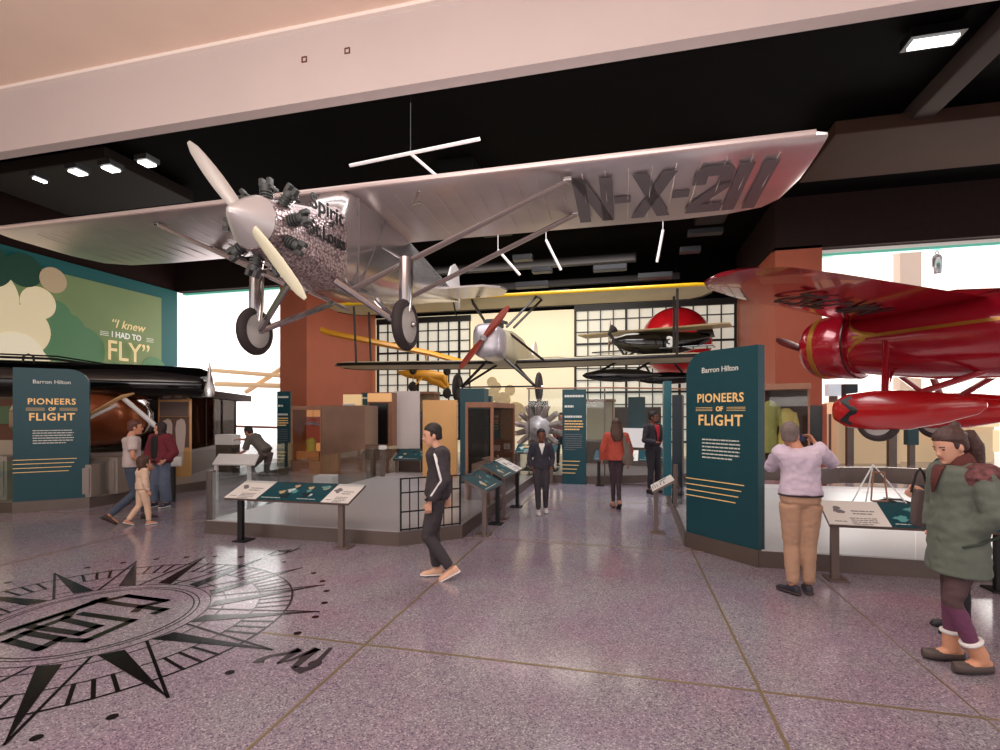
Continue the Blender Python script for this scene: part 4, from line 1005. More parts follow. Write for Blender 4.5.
for k in range(9):
    a = 2*PI*k/9+PI/2
    R = Matrix.Translation((0, -1.42, 1.46)) @ Matrix.Rotation(PI/2, 4, 'X') @ Matrix.Rotation(a, 4, 'Z') @ Matrix.Translation((.27, 0, 0)) @ Matrix.Scale(.84, 4) @ Matrix.Rotation(PI/2, 4, 'Y')
    bm = BM(); prof = [(0, 0), (.07, 0)]
    for j in range(5): prof += [(.07, .05+.045*j), (.1, .057+.045*j), (.1, .073+.045*j), (.07, .08+.045*j)]
    prof += [(.085, .30), (.075, .36), (0, .38)]
    lathe(bm, prof, 12, R)
    for s in (-1, 1): box(bm, (.0, s*.07, .40), (.09, .07, .12), M=R, bev=.015); box(bm, (.07, s*.09, .32), (.18, .05, .05), M=R, bev=.012)
    ec = obj('engine_cylinder', bm, M_dkmetal, t, True)
    bm = BM(); tube(bm, [(.09, .05, .02), (.11, .07, .38)], .013, 6, M=R); tube(bm, [(.09, -.05, .02), (.11, -.07, .38)], .013, 6, M=R); obj('push_rod', bm, M_chrome, ec, True)
# propeller
HUBM = Matrix.Translation((0, -1.80, 1.46))
for a, m in ((math.radians(-39), 'up'), (math.radians(141), 'down')):
    bm = BM(); blade(bm, 1.34, .145, M=HUBM @ Matrix.Rotation(a, 4, 'Y'), pitch=.45); obj('propeller_blade', bm, mat('blade_silver', rgb(196, 192, 188), .35, .4) if m == 'up' else mat('blade_cream', rgb(214, 208, 182), .4, .15), t, True, 60)
# struts
for s in (-1, 1):
    for y0, y1 in ((.0, .45), (1.35, 1.75)):
        bm = BM(); tube(bm, [(s*.44, y0, .97), (s*3.75, y1, 2.5)], [.085, .09], 12, flat=.4, updir=(0, 0, 1)); obj('wing_strut', bm, mat('strut_mauve', rgb(168, 152, 150), .35, .5), t, True)
        bm = BM(); box(bm, (s*3.75, y1, 2.5), (.12, .2, .06), bev=.02); obj('strut_fitting', bm, M_chrome, t)
    # undercarriage
    bm = BM(); tube(bm, [(s*1.33, .0, .42), (s*1.33, .02, .75), (s*1.33, .04, 1.4)], [.07, .1, .1], 16, flat=1.3, updir=(0, 1, 0)); obj('shock_strut', bm, M_chrome, t, True)
    bm = BM(); tube(bm, [(s*1.25, .0, .38), (s*.40, -.42, 1.0)], .05, 8); tube(bm, [(s*1.25, .0, .38), (s*.42, .85, .98)], .05, 8); obj('axle_strut', bm, M_chrome, t, True)
    bm = BM(); tube(bm, [(s*1.15, .0, .38), (s*1.47, 0, .38)], .03, 10); obj('axle', bm, M_chrome, t, True)
    bm = BM(); tube(bm, [(s*1.33, .03, 1.36), (s*.44, .1, 1.0)], .025, 8); tube(bm, [(s*1.33, .03, 1.36), (s*.44, .95, 1.95)], .022, 8); obj('brace', bm, M_chrome, t, True)
    wheel(t, s*1.335, 0, .38, .39, .17)
# tail
bm = BM()
MX = Matrix(((0, 0, 1, 0), (1, 0, 0, 0), (0, 1, 0, 0), (0, 0, 0, 1)))   # (x,y,z)->(z,x,y): polygon in y-z plane
prism(bm, [(5.45, 2.36), (5.9, 3.0), (6.2, 3.16), (6.5, 3.08), (6.62, 2.5), (6.6, 2.0), (6.4, 1.95), (6.38, 2.36)], -.025, .025, MX); obj('fin_and_rudder', bm, mat('fin_white', rgb(222, 216, 214), .35, .3), t)
bm = BM()
prism(bm, [(-1.6, 5.75), (-1.5, 5.4), (-1.1, 5.15), (1.1, 5.15), (1.5, 5.4), (1.6, 5.75), (1.4, 6.2), (.9, 6.35), (-.9, 6.35), (-1.4, 6.2)], 2.22, 2.27); obj('tailplane', bm, M_silver, t)
bm = BM(); tube(bm, [(0, 6.1, 2.1), (0, 6.3, 1.8), (0, 6.4, 1.75)], .02, 6); obj('tail_skid', bm, M_black, t)
mat('window_smoke', rgb(60, 62, 68), .12, coat=.5)
bm = BM()
for s in (-1, 1):
    tube(bm, [(s*.47, .14, .98), (s*.46, 1.1, 2.45)], .012, 5)
    tube(bm, [(s*.47, .14, 2.45), (s*.47, .14, 1.0)], .012, 5)
obj('panel_seam', bm, M_letter, t)
bm = BM(); tube(bm, [(1.35, .55, 2.46), (1.35, .2, 2.3), (1.6, -.1, 2.35)], .02, 6); obj('pitot_mast', bm, M_chrome, t)

# ------------------------------------------------ red monoplane
hp = cam_dir(7.96, 13.0); av = cam_dir(.465, -.885)
t = thing('red_monoplane', 'glossy red high wing monoplane hanging over the right platform', 'aircraft', (hp.x, hp.y, 1.35), math.atan2(av.y, av.x))
M_red = mat('gloss_red', rgb(156, 16, 34), .2, .15, coat=.8, noise=.06, nscale=1)
M_redb = mat('spat_red', rgb(196, 20, 26), .25, coat=.6)
M_goldtrim = mat('gold_trim', rgb(170, 118, 44), .3, .5)
Z0 = 2.05
def fr(x, r, z=Z0, rz=None, n=36): return ring(Vector((x, 0, z)), Vector((0, 1, 0)), Vector((0, 0, 1)), r, rz or r, n)
bm = BM(); loft(bm, [fr(1.0, .66), fr(1.6, .74, Z0-.02), fr(2.6, .84, Z0-.05), fr(4.0, .86, Z0-.08), (fr(5.6, .72, Z0-.0)), fr(7.2, .42, Z0+.12), fr(8.6, .12, Z0+.28)]); obj('fuselage', bm, M_red, t, True, 60)
bm = BM(); loft(bm, [fr(.06, .50), fr(.0, .56), fr(.04, .63), fr(.16, .70), fr(.35, .745), fr(.7, .78), fr(1.1, .79), fr(1.12, .76), fr(1.12, .66), fr(.5, .62), fr(.1, .5)], cap=False); cw = obj('engine_cowl', bm, M_red, t, True, 60)
bm = BM(); lathe(bm, [(.742, .30), (.757, .31), (.766, .42), (.752, .43)], 40, Matrix.Translation((0, 0, Z0)) @ Matrix.Rotation(PI/2, 4, 'Y'), closed=True); obj('gold_band', bm, M_goldtrim, cw, True)
bm = BM(); lathe(bm, [(.785, 1.07), (.80, 1.08), (.80, 1.11), (.78, 1.12)], 40, Matrix.Translation((0, 0, Z0)) @ Matrix.Rotation(PI/2, 4, 'Y'), closed=True); obj('dark_band', bm, mat('dark_red', rgb(70, 10, 18), .3), cw, True)
bm = BM(); loft(bm, [fr(.12, .5), fr(.16, .2)], True); 
obj('firewall', bm, M_dkmetal, t)
for k in range(9):
    a = 2*PI*k/9; c = Vector((.25, math.cos(a)*.38, Z0+math.sin(a)*.38)); d = Vector((0, math.cos(a), math.sin(a)))
    bm = BM(); tube(bm, [c-d*.2, c-d*.1, c, c+d*.1, c+d*.16], [.06, .09, .07, .09, .06], 10); obj('engine_cylinder', bm, M_dkmetal, t, True)
HB_ = Matrix.Translation((-.12, 0, Z0)) @ Matrix.Rotation(-PI/2, 4, 'Z')
for a in (math.radians(98), math.radians(278)):
    bm = BM(); blade(bm, 1.32, .2, M=Matrix.Translation((-.1, 0, Z0)) @ Matrix.Rotation(PI/2, 4, 'Z') @ Matrix.Rotation(a, 4, 'Y'), pitch=.5); obj('propeller_blade', bm, mat('red_grey_blade', rgb(120, 62, 62), .35, .4), t, True)
bm = BM(); tube(bm, [(-.25, 0, Z0), (-.18, 0, Z0), (-.05, 0, Z0), (.15, 0, Z0)], [.02, .07, .09, .1], 12); obj('hub', bm, M_chrome, t, True)
# wing: local y is span, x aft
bm = BM(); rings = []
ZW = 2.62
for y, le, ch, th in ((-6.15, 2.05, .5, .06), (-6.0, 1.75, 1.1, .12), (-5.6, 1.5, 1.55, .18), (-4.6, 1.3, 1.9, .24), (0, .95, 2.7, .4), (4.6, 1.3, 1.9, .24), (5.6, 1.5, 1.55, .18), (6.0, 1.75, 1.1, .12), (6.15, 2.05, .5, .06)):
    rings.append([Vector((le+p, y, ZW+.03*abs(y)/6+q)) for p, q in foil(ch, th, 9, .3)])
loft(bm, rings); obj('wing', bm, M_red, t, True, 50)
bm = BM()
text_bm(bm, 'NR-7952', 1.0, Matrix(((0, -1, 0, 2.45), (-1, 0, 0, -1.3), (0, 0, -1, 2.52), (0, 0, 0, 1))), bold=.004, extrude=.008, sx=.82)
obj('registration_lettering', bm, M_black, t)
bm = BM(); rings = []
loft(bm, [fr(.9, .02, 2.62), fr(1.2, .3, 2.62, .2), fr(1.7, .5, 2.66, .32), fr(3.0, .5, 2.66, .3), fr(4.5, .1, 2.6, .1)]); obj('cabin_fairing', bm, M_red, t, True)
bm = BM()
for s in (-1, 1): tube(bm, [(1.3, s*.42, 2.5), (1.35, s*.45, 2.78)], .03, 8); 
tube(bm, [(1.0, 0, 2.62), (1.3, 0, 2.85)], .02, 6); obj('windscreen_post', bm, mat('pinkish_post', rgb(220, 190, 190), .4), t)
bm = BM(); box(bm, (1.35, 0, 2.68), (.25, .7, .18), bev=.05); obj('windscreen', bm, MATS['window_smoke'], t)
# gold trim along the side (follows the hull, both sides)
def hullpt(x, dz, s):
    import bisect
    X = [(1.0, .66, Z0), (1.6, .74, Z0-.02), (2.6, .84, Z0-.05), (4.0, .86, Z0-.08), (5.6, .72, Z0), (7.2, .42, Z0+.12)]
    for (x0, r0, z0), (x1, r1, z1) in zip(X, X[1:]):
        if x <= x1: break
    k = (x-x0)/(x1-x0); r = r0+(r1-r0)*k; z = z0+(z1-z0)*k
    dz = max(-r*.98, min(r*.98, dz)); return Vector((x, s*math.sqrt(max(0, r*r-dz*dz))+s*.008, z+dz))
for s in (-1, 1):
    bm = BM()
    def rib(p, w):
        for (a, b) in zip(p, p[1:]):
            q = [hullpt(a[0], a[1]-w(a[0])/2, s), hullpt(b[0], b[1]-w(b[0])/2, s), hullpt(b[0], b[1]+w(b[0])/2, s), hullpt(a[0], a[1]+w(a[0])/2, s)]
            bm.faces.new([bm.verts.new(v) for v in q])
    rib([(1.3+.3*i, .10+.01*i) for i in range(18)], lambda x: .07)
    rib([(1.14, .52), (1.18, .40), (1.3, .28), (1.5, .18), (1.8, .12)], lambda x: .09)
    rib([(1.14, -.50), (1.16, -.35), (1.22, -.18), (1.38, -.02), (1.6, .07)], lambda x: .09)
    obj('gold_stripe', bm, M_goldtrim, t)
    # undercarriage
    bm = BM(); tube(bm, [(2.0, s*.72, Z0-.1), (2.2, s*1.2, .82)], [.12, .1], 12, flat=.6, updir=(1, 0, 0)); obj('undercarriage_leg', bm, M_red, t, True)
    bm = BM(); tube(bm, [(3.5, s*.35, Z0-.8), (2.4, s*1.15, .72)], [.06, .06], 8); tube(bm, [(1.8, s*.1, Z0-.7), (2.1, s*1.1, .72)], [.05, .05], 8); obj('brace', bm, M_red, t, True)
    bm = BM(); rings = []
    for x, rw, rh, zc in ((1.2, .03, .05, .5), (1.27, .16, .22, .5), (1.5, .25, .36, .5), (2.05, .29, .42, .5), (2.65, .27, .39, .51), (3.2, .2, .29, .54), (3.7, .1, .15, .58), (3.82, .03, .05, .59)):
        rings.append(ring(Vector((x, s*1.25, zc)), Vector((0, 1, 0)), Vector((0, 0, 1)), rw, rh, 20))
    loft(bm, rings); sp = obj('wheel_spat', bm, M_redb if s > 0 else mat('spat_deep_red', rgb(178, 20, 26), .25, coat=.6), t, True, 60)
    bm = BM()
    for zs in (-1, 1):
        for side in (-1, 1):
            pp = [(1.45, zs*.22), (1.70, .0), (1.85, .0), (1.67, zs*.32)]
            vs = []
            for (x, z) in pp:
                k = min(1, (x-1.35)/.5); rw, rh = .25+.03*k, .36+.05*k
                yy = math.sqrt(max(.02, 1-(z/rh)**2))*rw+.012
                vs.append(bm.verts.new((x, s*1.25+side*yy, .5+z)))
            bm.faces.new(vs)
    obj('black_chevron', bm, M_black, sp)
    wheel(t, 2.1, s*1.25, .28, .42, .16, axis='Y', Mx=Matrix.Rotation(PI/2, 4, 'X'))

# ------------------------------------------------ yellow winged biplane
t = thing('yellow_biplane', 'yellow winged biplane with a red propeller hanging at the back', 'aircraft', (-3.4, 14.5, 2.1))
M_yel = mat('yellow_edge', rgb(236, 190, 30), .35, coat=.3, emit=.05)
M_lin = mat('cream_linen', rgb(196, 186, 156), .55, noise=.08, nscale=1, emit=.03)
def bip_wing(name, z, span, le, c, m, dih=0.0, yel=True):
    xs = [(-span, .35), (-span+.18, .75), (-span+.5, 1), (0, 1), (span-.5, 1), (span-.18, .75), (span, .35)]
    bm = wing_bm([(x, le+(1-k)*.35, z+dih*abs(x), c*k+.02, .16*(.4+.6*k), .05) for x, k in xs], .15, 7)
    w = obj(name, bm, m, t, True, 50)
    bm = BM(); tube(bm, [(x, le+(1-k)*.35+.01, z+dih*abs(x)+.01) for x, k in xs], .05, 8); obj('leading_edge', bm, M_yel if yel else mat('dark_edge', rgb(34, 28, 26), .35), w, True)
    bm = BM(); tube(bm, [(x, le+(1-k)*.35+c*k, z+dih*abs(x)-.05) for x, k in xs], .025, 6); obj('trailing_edge', bm, mat('dark_edge', rgb(34, 28, 26), .35), w, True)
    return w
bip_wing('upper_wing', 3.05, 5.7, -.35, 1.5, M_lin)
bip_wing('lower_wing', 1.18, 5.7, .05, 1.45, M_lin, .012, False)
for s in (-1, 1):
    for y in (-.1, .85):
        bm = BM(); tube(bm, [(s*4.75, y, 1.25), (s*4.75, y-.15, 3.0)], .035, 8); obj('wing_strut', bm, MATS['dark_edge'], t, True)
    bm = BM(); tube(bm, [(s*.25, -.9, 2.05), (s*.95, -.2, 3.0), (s*1.05, .2, 3.0), (s*.35, -.45, 2.1)], .035, 6); obj('cabane_strut', bm, MATS['dark_edge'], t, True)
    bm = BM(); tube(bm, [(s*.3, -.7, 1.9), (s*1.15, -.1, 1.2)], .035, 6); obj('brace', bm, MATS['dark_edge'], t, True)
    bm = BM(); tube(bm, [(s*.2, -1.0, 1.2), (s*1.05, -.9, .42)], .04, 6); tube(bm, [(s*.25, .2, 1.15), (s*1.05, -.9, .42)], .035, 6); obj('undercarriage_leg', bm, MATS['dark_edge'], t, True)
    wheel(t, s*1.15, -.9, .40, .40, .12, disc=mat('black_disc', rgb(30, 28, 28), .5))
bm = BM(); tube(bm, [(-1.1, -.9, .42), (1.1, -.9, .42)], .025, 6); obj('axle', bm, MATS['dark_edge'], t)
def br(y, hw, zt, zb, p=.6): return ring(Vector((0, y, (zt+zb)/2)), Vector((1, 0, 0)), Vector((0, 0, 1)), hw, (zt-zb)/2, 20, p, PI/20)
bm = BM(); loft(bm, [br(-1.35, .34, 1.95, 1.15), br(0, .38, 2.1, 1.05), br(1.2, .36, 2.1, 1.1), br(3.4, .2, 1.9, 1.4), br(5.2, .05, 1.8, 1.6)]); obj('fuselage', bm, M_lin, t, True, 50)
bm = BM(); loft(bm, [br(-2.2, .27, 1.86, 1.22), br(-2.12, .34, 1.96, 1.1), br(-1.35, .36, 1.98, 1.08)]); obj('engine_cowl', bm, mat('nose_silver', rgb(196, 190, 196), .3, .6), t, True, 50)
bm = BM(); box(bm, (0, -1.2, 2.1), (.34, .7, .16), bev=.04); tube(bm, [(-.2, -1.5, 2.12), (-.2, -.7, 2.2)], .05, 8); tube(bm, [(.2, -1.5, 2.12), (.2, -.7, 2.2)], .05, 8); obj('engine_block', bm, M_dkmetal, t, True)
for a in (math.radians(40), math.radians(220)):
    bm = BM(); blade(bm, .98, .15, M=Matrix.Translation((0, -2.32, 1.56)) @ Matrix.Rotation(a, 4, 'Y'), pitch=.4); obj('propeller_blade', bm, mat('prop_red', rgb(136, 48, 30), .35), t, True)
bm = BM(); tube(bm, [(0, -2.42, 1.56), (0, -2.2, 1.56)], .08, 12); obj('hub', bm, M_chrome, t, True)
bm = BM(); prism(bm, [(4.5, 1.8), (4.8, 2.4), (5.2, 2.5), (5.6, 2.3), (5.7, 1.7), (5.2, 1.6)], -.025, .025, MX); obj('fin_and_rudder', bm, mat('fin_white', rgb(222, 216, 214), .35, .3), t)
bm = BM(); prism(bm, [(-1.4, 4.9), (-1, 4.4), (1, 4.4), (1.4, 4.9), (1, 5.3), (-1, 5.3)], 1.76, 1.80); obj('tailplane', bm, M_lin, t)

# ------------------------------------------------ black seaplane racer number 3, red sphere behind
q = cam_dir(4.55, 15.5)
t = thing('black_seaplane', 'small black racing seaplane numbered 3 hanging in front of the red sphere', 'aircraft', (q.x, q.y, 2.45), YAW*0+.12)
def sr(x, r, z, rz=None, n=20): return ring(Vector((x, 0, z)), Vector((0, 1, 0)), Vector((0, 0, 1)), r, rz or r, n)
bm = BM(); loft(bm, [sr(-1.15, .02, 1.55), sr(-1.05, .12, 1.55), sr(-.7, .26, 1.5, .28), sr(-.1, .32, 1.47, .36), sr(.7, .3, 1.46, .36), sr(1.3, .2, 1.52, .26), sr(1.75, .05, 1.62, .12)]); obj('fuselage', bm, M_gloss_black, t, True)
bm = BM(); prism(bm, [(1.25, 1.6), (1.45, 1.95), (1.8, 1.98), (1.9, 1.62)], -.02, .02, Matrix(((1, 0, 0, 0), (0, 0, 1, 0), (0, 1, 0, 0), (0, 0, 0, 1)))); obj('tail_fin', bm, M_gloss_black, t)
bm = BM(); box(bm, (.35, 0, 1.86), (.75, 4.5, .05), M=Matrix.Rotation(1.15, 4, 'Z') @ Matrix.Translation((-.2, 0, 0)), bev=.02); obj('upper_wing', bm, mat('wing_khaki', rgb(206, 186, 140), .5), t)
bm = BM(); box(bm, (.35, 0, 1.28), (.6, 3.6, .04), M=Matrix.Rotation(1.15, 4, 'Z') @ Matrix.Translation((-.2, 0, 0)), bev=.02); obj('lower_wing', bm, M_gloss_black, t)
for dy, dx in ((-.75, -1.0), (.65, .62)):
    bm = BM(); rings = []
    for x, r in ((-1.05, .02), (-.95, .1), (-.55, .2), (0, .24), (.55, .2), (1.0, .08), (1.2, .02)):
        rings.append(ring(Vector((x+dx, dy, .45)), Vector((0, 1, 0)), Vector((0, 0, 1)), r, r*.85, 14))
    loft(bm, rings); fl = obj('float', bm, M_gloss_black, t, True)
    bm = BM(); tube(bm, [(dx-.5, dy, .6), (-.35, dy*.3, 1.25)], .035, 6); tube(bm, [(dx+.5, dy, .6), (.5, dy*.3, 1.2)], .035, 6); obj('float_strut', bm, M_black, t)
bm = BM(); tube(bm, [(-1.15, -.9, 1.8), (-1.3, -.95, 1.65), (-.85, -.9, 1.0), (-.75, -.9, .95)], [.14, .05, .035, .06], 8); obj('wing_strut', bm, M_black, t, True)
for a in (-.5, PI-.5):
    bm = BM(); blade(bm, .62, .12, M=Matrix.Translation((-1.2, 0, 1.6)) @ Matrix.Rotation(PI/2, 4, 'Z') @ Matrix.Rotation(a, 4, 'Y'), pitch=.4); obj('propeller_blade', bm, M_chrome, t, True)
text('race_number', [('3', .42, .42, 1.32, dict(bold=.02))], mat('number_white', rgb(240, 240, 236), .5, emit=.2), t, basis((0, -.335, 0), (1, 0, 0), (0, 0, 1)))
q = cam_dir(7.0, 20.3)
t = thing('red_sphere', 'big glossy red sphere hanging behind the black seaplane', 'sphere', (q.x, q.y, 3.25))
bm = BM(); ball(bm, (0, 0, 1.38), 1.36, u=40, v=24); obj('shell', bm, mat('sphere_red', rgb(190, 24, 34), .22, .1, coat=.6, noise=.15, nscale=2.5, emit=.05), t, True, 60)
bm = BM()
for k in range(4):
    M = Matrix.Translation((0, 0, 1.38)) @ Matrix.Rotation(k*PI/4, 4, 'Z') @ Matrix.Rotation(PI/2, 4, 'X'); lathe(bm, [(1.318, -.012), (1.326, -.012), (1.326, .012), (1.318, .012)], 48, M, closed=True)
obj('seam', bm, MATS['dark_red'], t)
bm = BM(); tube(bm, [(0, 0, 2.68), (0, 0, 5.15)], .012, 5); obj('hanger', bm, M_black, t)

# ------------------------------------------------ small yellow aeroplane far back at left
q = cam_dir(-3.3, 19)
t = thing('yellow_monoplane', 'small golden yellow aeroplane hanging in front of the gridded window', 'aircraft', (q.x, q.y, 2.1), .12)
M_gy = mat('golden_yellow', rgb(226, 158, 36), .4, coat=.2)
bm = BM(); rings = []
for k, (px, py, Y, c) in enumerate(((320, 331, 17.0, .25), (330, 334, 17.2, .6), (385, 345, 18.0, .95), (430, 354, 18.8, 1.0), (455, 361, 19.2, .7), (462, 363, 19.4, .2))):
    p = pt(px, py, Y)
    M = t.matrix_world
    l = Matrix.Rotation(-.12, 4, 'Z') @ Vector((p.x-q.x, p.y-q.y, p.z-2.1))
    rings.append([l+Vector((0, a, b)) for a, b in foil(c, .18, 6, .4)])
loft(bm, rings); obj('wing', bm, M_gy, t, True)
def loc_(px, py, Y):
    p = pt(px, py, Y); return Matrix.Rotation(-.12, 4, 'Z') @ Vector((p.x-q.x, p.y-q.y, p.z-2.1))
bm = BM(); tube(bm, [loc_(398, 372, 19), loc_(408, 374, 19), loc_(430, 376, 19), loc_(443, 377, 19), loc_(449, 388, 19)], [.05, .15, .22, .18, .04], 14); obj('fuselage', bm, M_gy, t, True)
bm = BM(); tube(bm, [loc_(430, 378, 19), loc_(440, 383, 19), loc_(449, 391, 19)], [.22, .15, .04], 12); obj('tail', bm, M_gy, t, True)
for i, (px, py, r) in enumerate(((413, 370, .15), (447, 371, .15), (413, 387, .18), (447, 393, .18))):
    c = loc_(px, py, 18.6); bm = BM(); M = Matrix.Translation(c) @ Matrix.Rotation(PI/2, 4, 'Y') @ Matrix.Rotation(.5, 4, 'X'); lathe(bm, [(0, -.06), (r, -.05), (r*1.15, 0), (r, .05), (0, .06)], 20, M); w = obj('wheel', bm, M_black, t, True)
bm = BM(); tube(bm, [loc_(413, 370, 18.6), loc_(413, 387, 18.6)], .02, 5); tube(bm, [loc_(447, 371, 18.6), loc_(447, 393, 18.6)], .02, 5); tube(bm, [loc_(413, 387, 18.6), loc_(422, 378, 18.8)], .03, 5); tube(bm, [loc_(425, 352, 18.8), loc_(428, 374, 19)], .03, 5); obj('strut', bm, M_gy, t)

# ------------------------------------------------ great black wing at the left
a = pt(209, 377, 12.2); b = pt(-120, 366, 9.8)
d = Vector((b.x-a.x, b.y-a.y, 0)); L = d.length; ang = math.atan2(-d.y, -d.x)
t = thing('black_monoplane', 'huge glossy black wing and copper brown fuselage behind the left title sign', 'aircraft', (b.x, b.y, .2), ang)
zc = 2.27
bm = BM(); rings = []
for x, k in ((0, 1), (L*.5, 1), (L*.8, .98), (L*.96, .9), (L-.02, .72), (L+.06, .35)):
    rings.append([Vector((x, (1-k)*.3+p, zc+.06*(1-k)+q)) for p, q in foil(1.7*k, .56*k, 12, .75)])
loft(bm, rings); obj('wing', bm, M_gloss_black, t, True, 60)
bm = BM()
for j, (zz, yy) in enumerate(((zc+.18, .12), (zc+.05, .02), (zc-.1, .06), (zc+.28, .26))):
    tube(bm, [(0, yy-.02, zz), (L-.1, yy-.0, zz-.01)], .018, 6)
obj('wing_ridges', bm, mat('edge_shine', rgb(46, 46, 48), .15, .6), t, True)
# loop handles and rail on top
bm = BM()
for i in range(5):
    x = L-5.9+i*.62
    tube(bm, [(x-.1, .35, zc+.36), (x-.08, .35, zc+.56), (x, .35, zc+.6), (x+.08, .35, zc+.56), (x+.1, .35, zc+.36)], .022, 6)
tube(bm, [(L-7, .35, zc+.52), (L-3.0, .35, zc+.52), (L-1.9, .35, zc+.38)], .03, 6); tube(bm, [(L-7, .6, zc+.62), (L-3.0, .6, zc+.6), (L-1.6, .5, zc+.38)], .02, 6)
obj('top_rail', bm, M_black, t, True)
bm = BM(); rings = []
for y, hw, zt, zb in ((-.2, .05, 1.7, 1.5), (-.05, .5, 2.0, 1.2), (.5, .8, 2.1, .85), (1.6, .85, 2.15, .75), (2.6, .5, 2.0, 1.0), (3.0, .2, 1.8, 1.3)):
    rings.append(ring(Vector((L-2.6, y, (zt+zb)/2)), Vector((1, 0, 0)), Vector((0, 0, 1)), hw*1.5, (zt-zb)/2, 20, .7, PI/20))
loft(bm, rings); obj('fuselage', bm, mat('copper_brown', rgb(150, 78, 40), .25, .5, noise=.25, nscale=1.5, coat=.4), t, True, 60)
bm = BM(); tube(bm, [(L-3.1, -.6, .95), (L-2.3, -.7, 1.45), (L-1.55, -.75, 1.95), (L-1.35, -.75, 2.02)], [.02, .06, .1, .05], 10, flat=.4); obj('tan_plank', bm, mat('tan_plank', rgb(222, 176, 124), .5), t, True)
bm = BM(); tube(bm, [(L-1.55, -.7, 1.92), (L-.95, -.72, 1.3)], .05, 8); tube(bm, [(L-3.3, -.68, .8), (L-1.65, -.7, 1.78)], .035, 8); obj('white_strut', bm, M_white, t, True)
bm = BM(); box(bm, (L-2.2, 1.6, .34), (2.4, 1.8, .68), bev=.02); obj('cradle', bm, mat('cradle_grey', rgb(136, 122, 116), .5), t)
bm = BM(); tube(bm, [(L+.02, -.1, zc-.28), (L+.02, -.1, zc-.1), (L+.02, -.12, zc+.1), (L+.02, -.1, zc+.55)], [.1, .12, .06, .012], 10, flat=.5); obj('silver_tip_blade', bm, M_chrome, t, True)
x, y = place(124, 14.2); bm = BM(); box(bm, (0, 0, 1.1), (2.6, .08, 2.2), bev=.01); box(bm, (0, -.05, 1.9), (2.5, .03, .5), bev=.005); o = obj('dark_fill_board', bm, mat('fill_board_dark', rgb(28, 22, 20), .6)); o.location = (x, y, .2); o.rotation_euler.z = .35; tag(o, 'added dark board closing the bright gap behind the copper brown fuselage', 'board')  # added board, stands in for the darkness under the wing
# grey cabinets under the wing
for i, (px, Y, w, h, l) in enumerate(((88, 9.9, .32, .62, 'left, beside the sign'), (104, 10.3, .7, .72, 'right, behind the man in the pale shirt'), (2, 9.6, .6, .8, 'far side of the sign'))):
    x, y = place(px+(4 if i < 2 else 0), Y); bm = BM(); box(bm, (0, 0, h/2), (w, .5, h), bev=.015); box(bm, (0, -.26, h*.5), (w*.84, .02, h*.8), bev=.004)
    o = obj('grey_cabinet', bm, mat('cab_grey', rgb(150, 138, 130), .4, .3)); o.location = (x, y, .2); o.rotation_euler.z = .3
    tag(o, 'grey cabinet under the black wing, %s' % l, 'cabinet')
x, y = place(20, 12.5); bm = BM(); box(bm, (-1.0, 0, 1.0), (2.6, .1, 1.9), bev=.02); box(bm, (-1.0, -.06, 1.55), (2.4, .04, .45), bev=.01, mi=1); box(bm, (-1.0, -.06, .7), (2.4, .04, .5), bev=.01, mi=2); o = obj('backdrop_panel', bm, [mat('panel_rust', rgb(112, 60, 44), .5), mat('reflected_green', rgb(96, 128, 92), .5), mat('panel_pale', rgb(196, 176, 160), .5)]); o.location = (x, y, .2); o.rotation_euler.z = .2; tag(o, 'panel with a painted green reflection and rust patches under the black wing at the picture edge', 'panel')  # green band paints a reflection under the wing into the panel
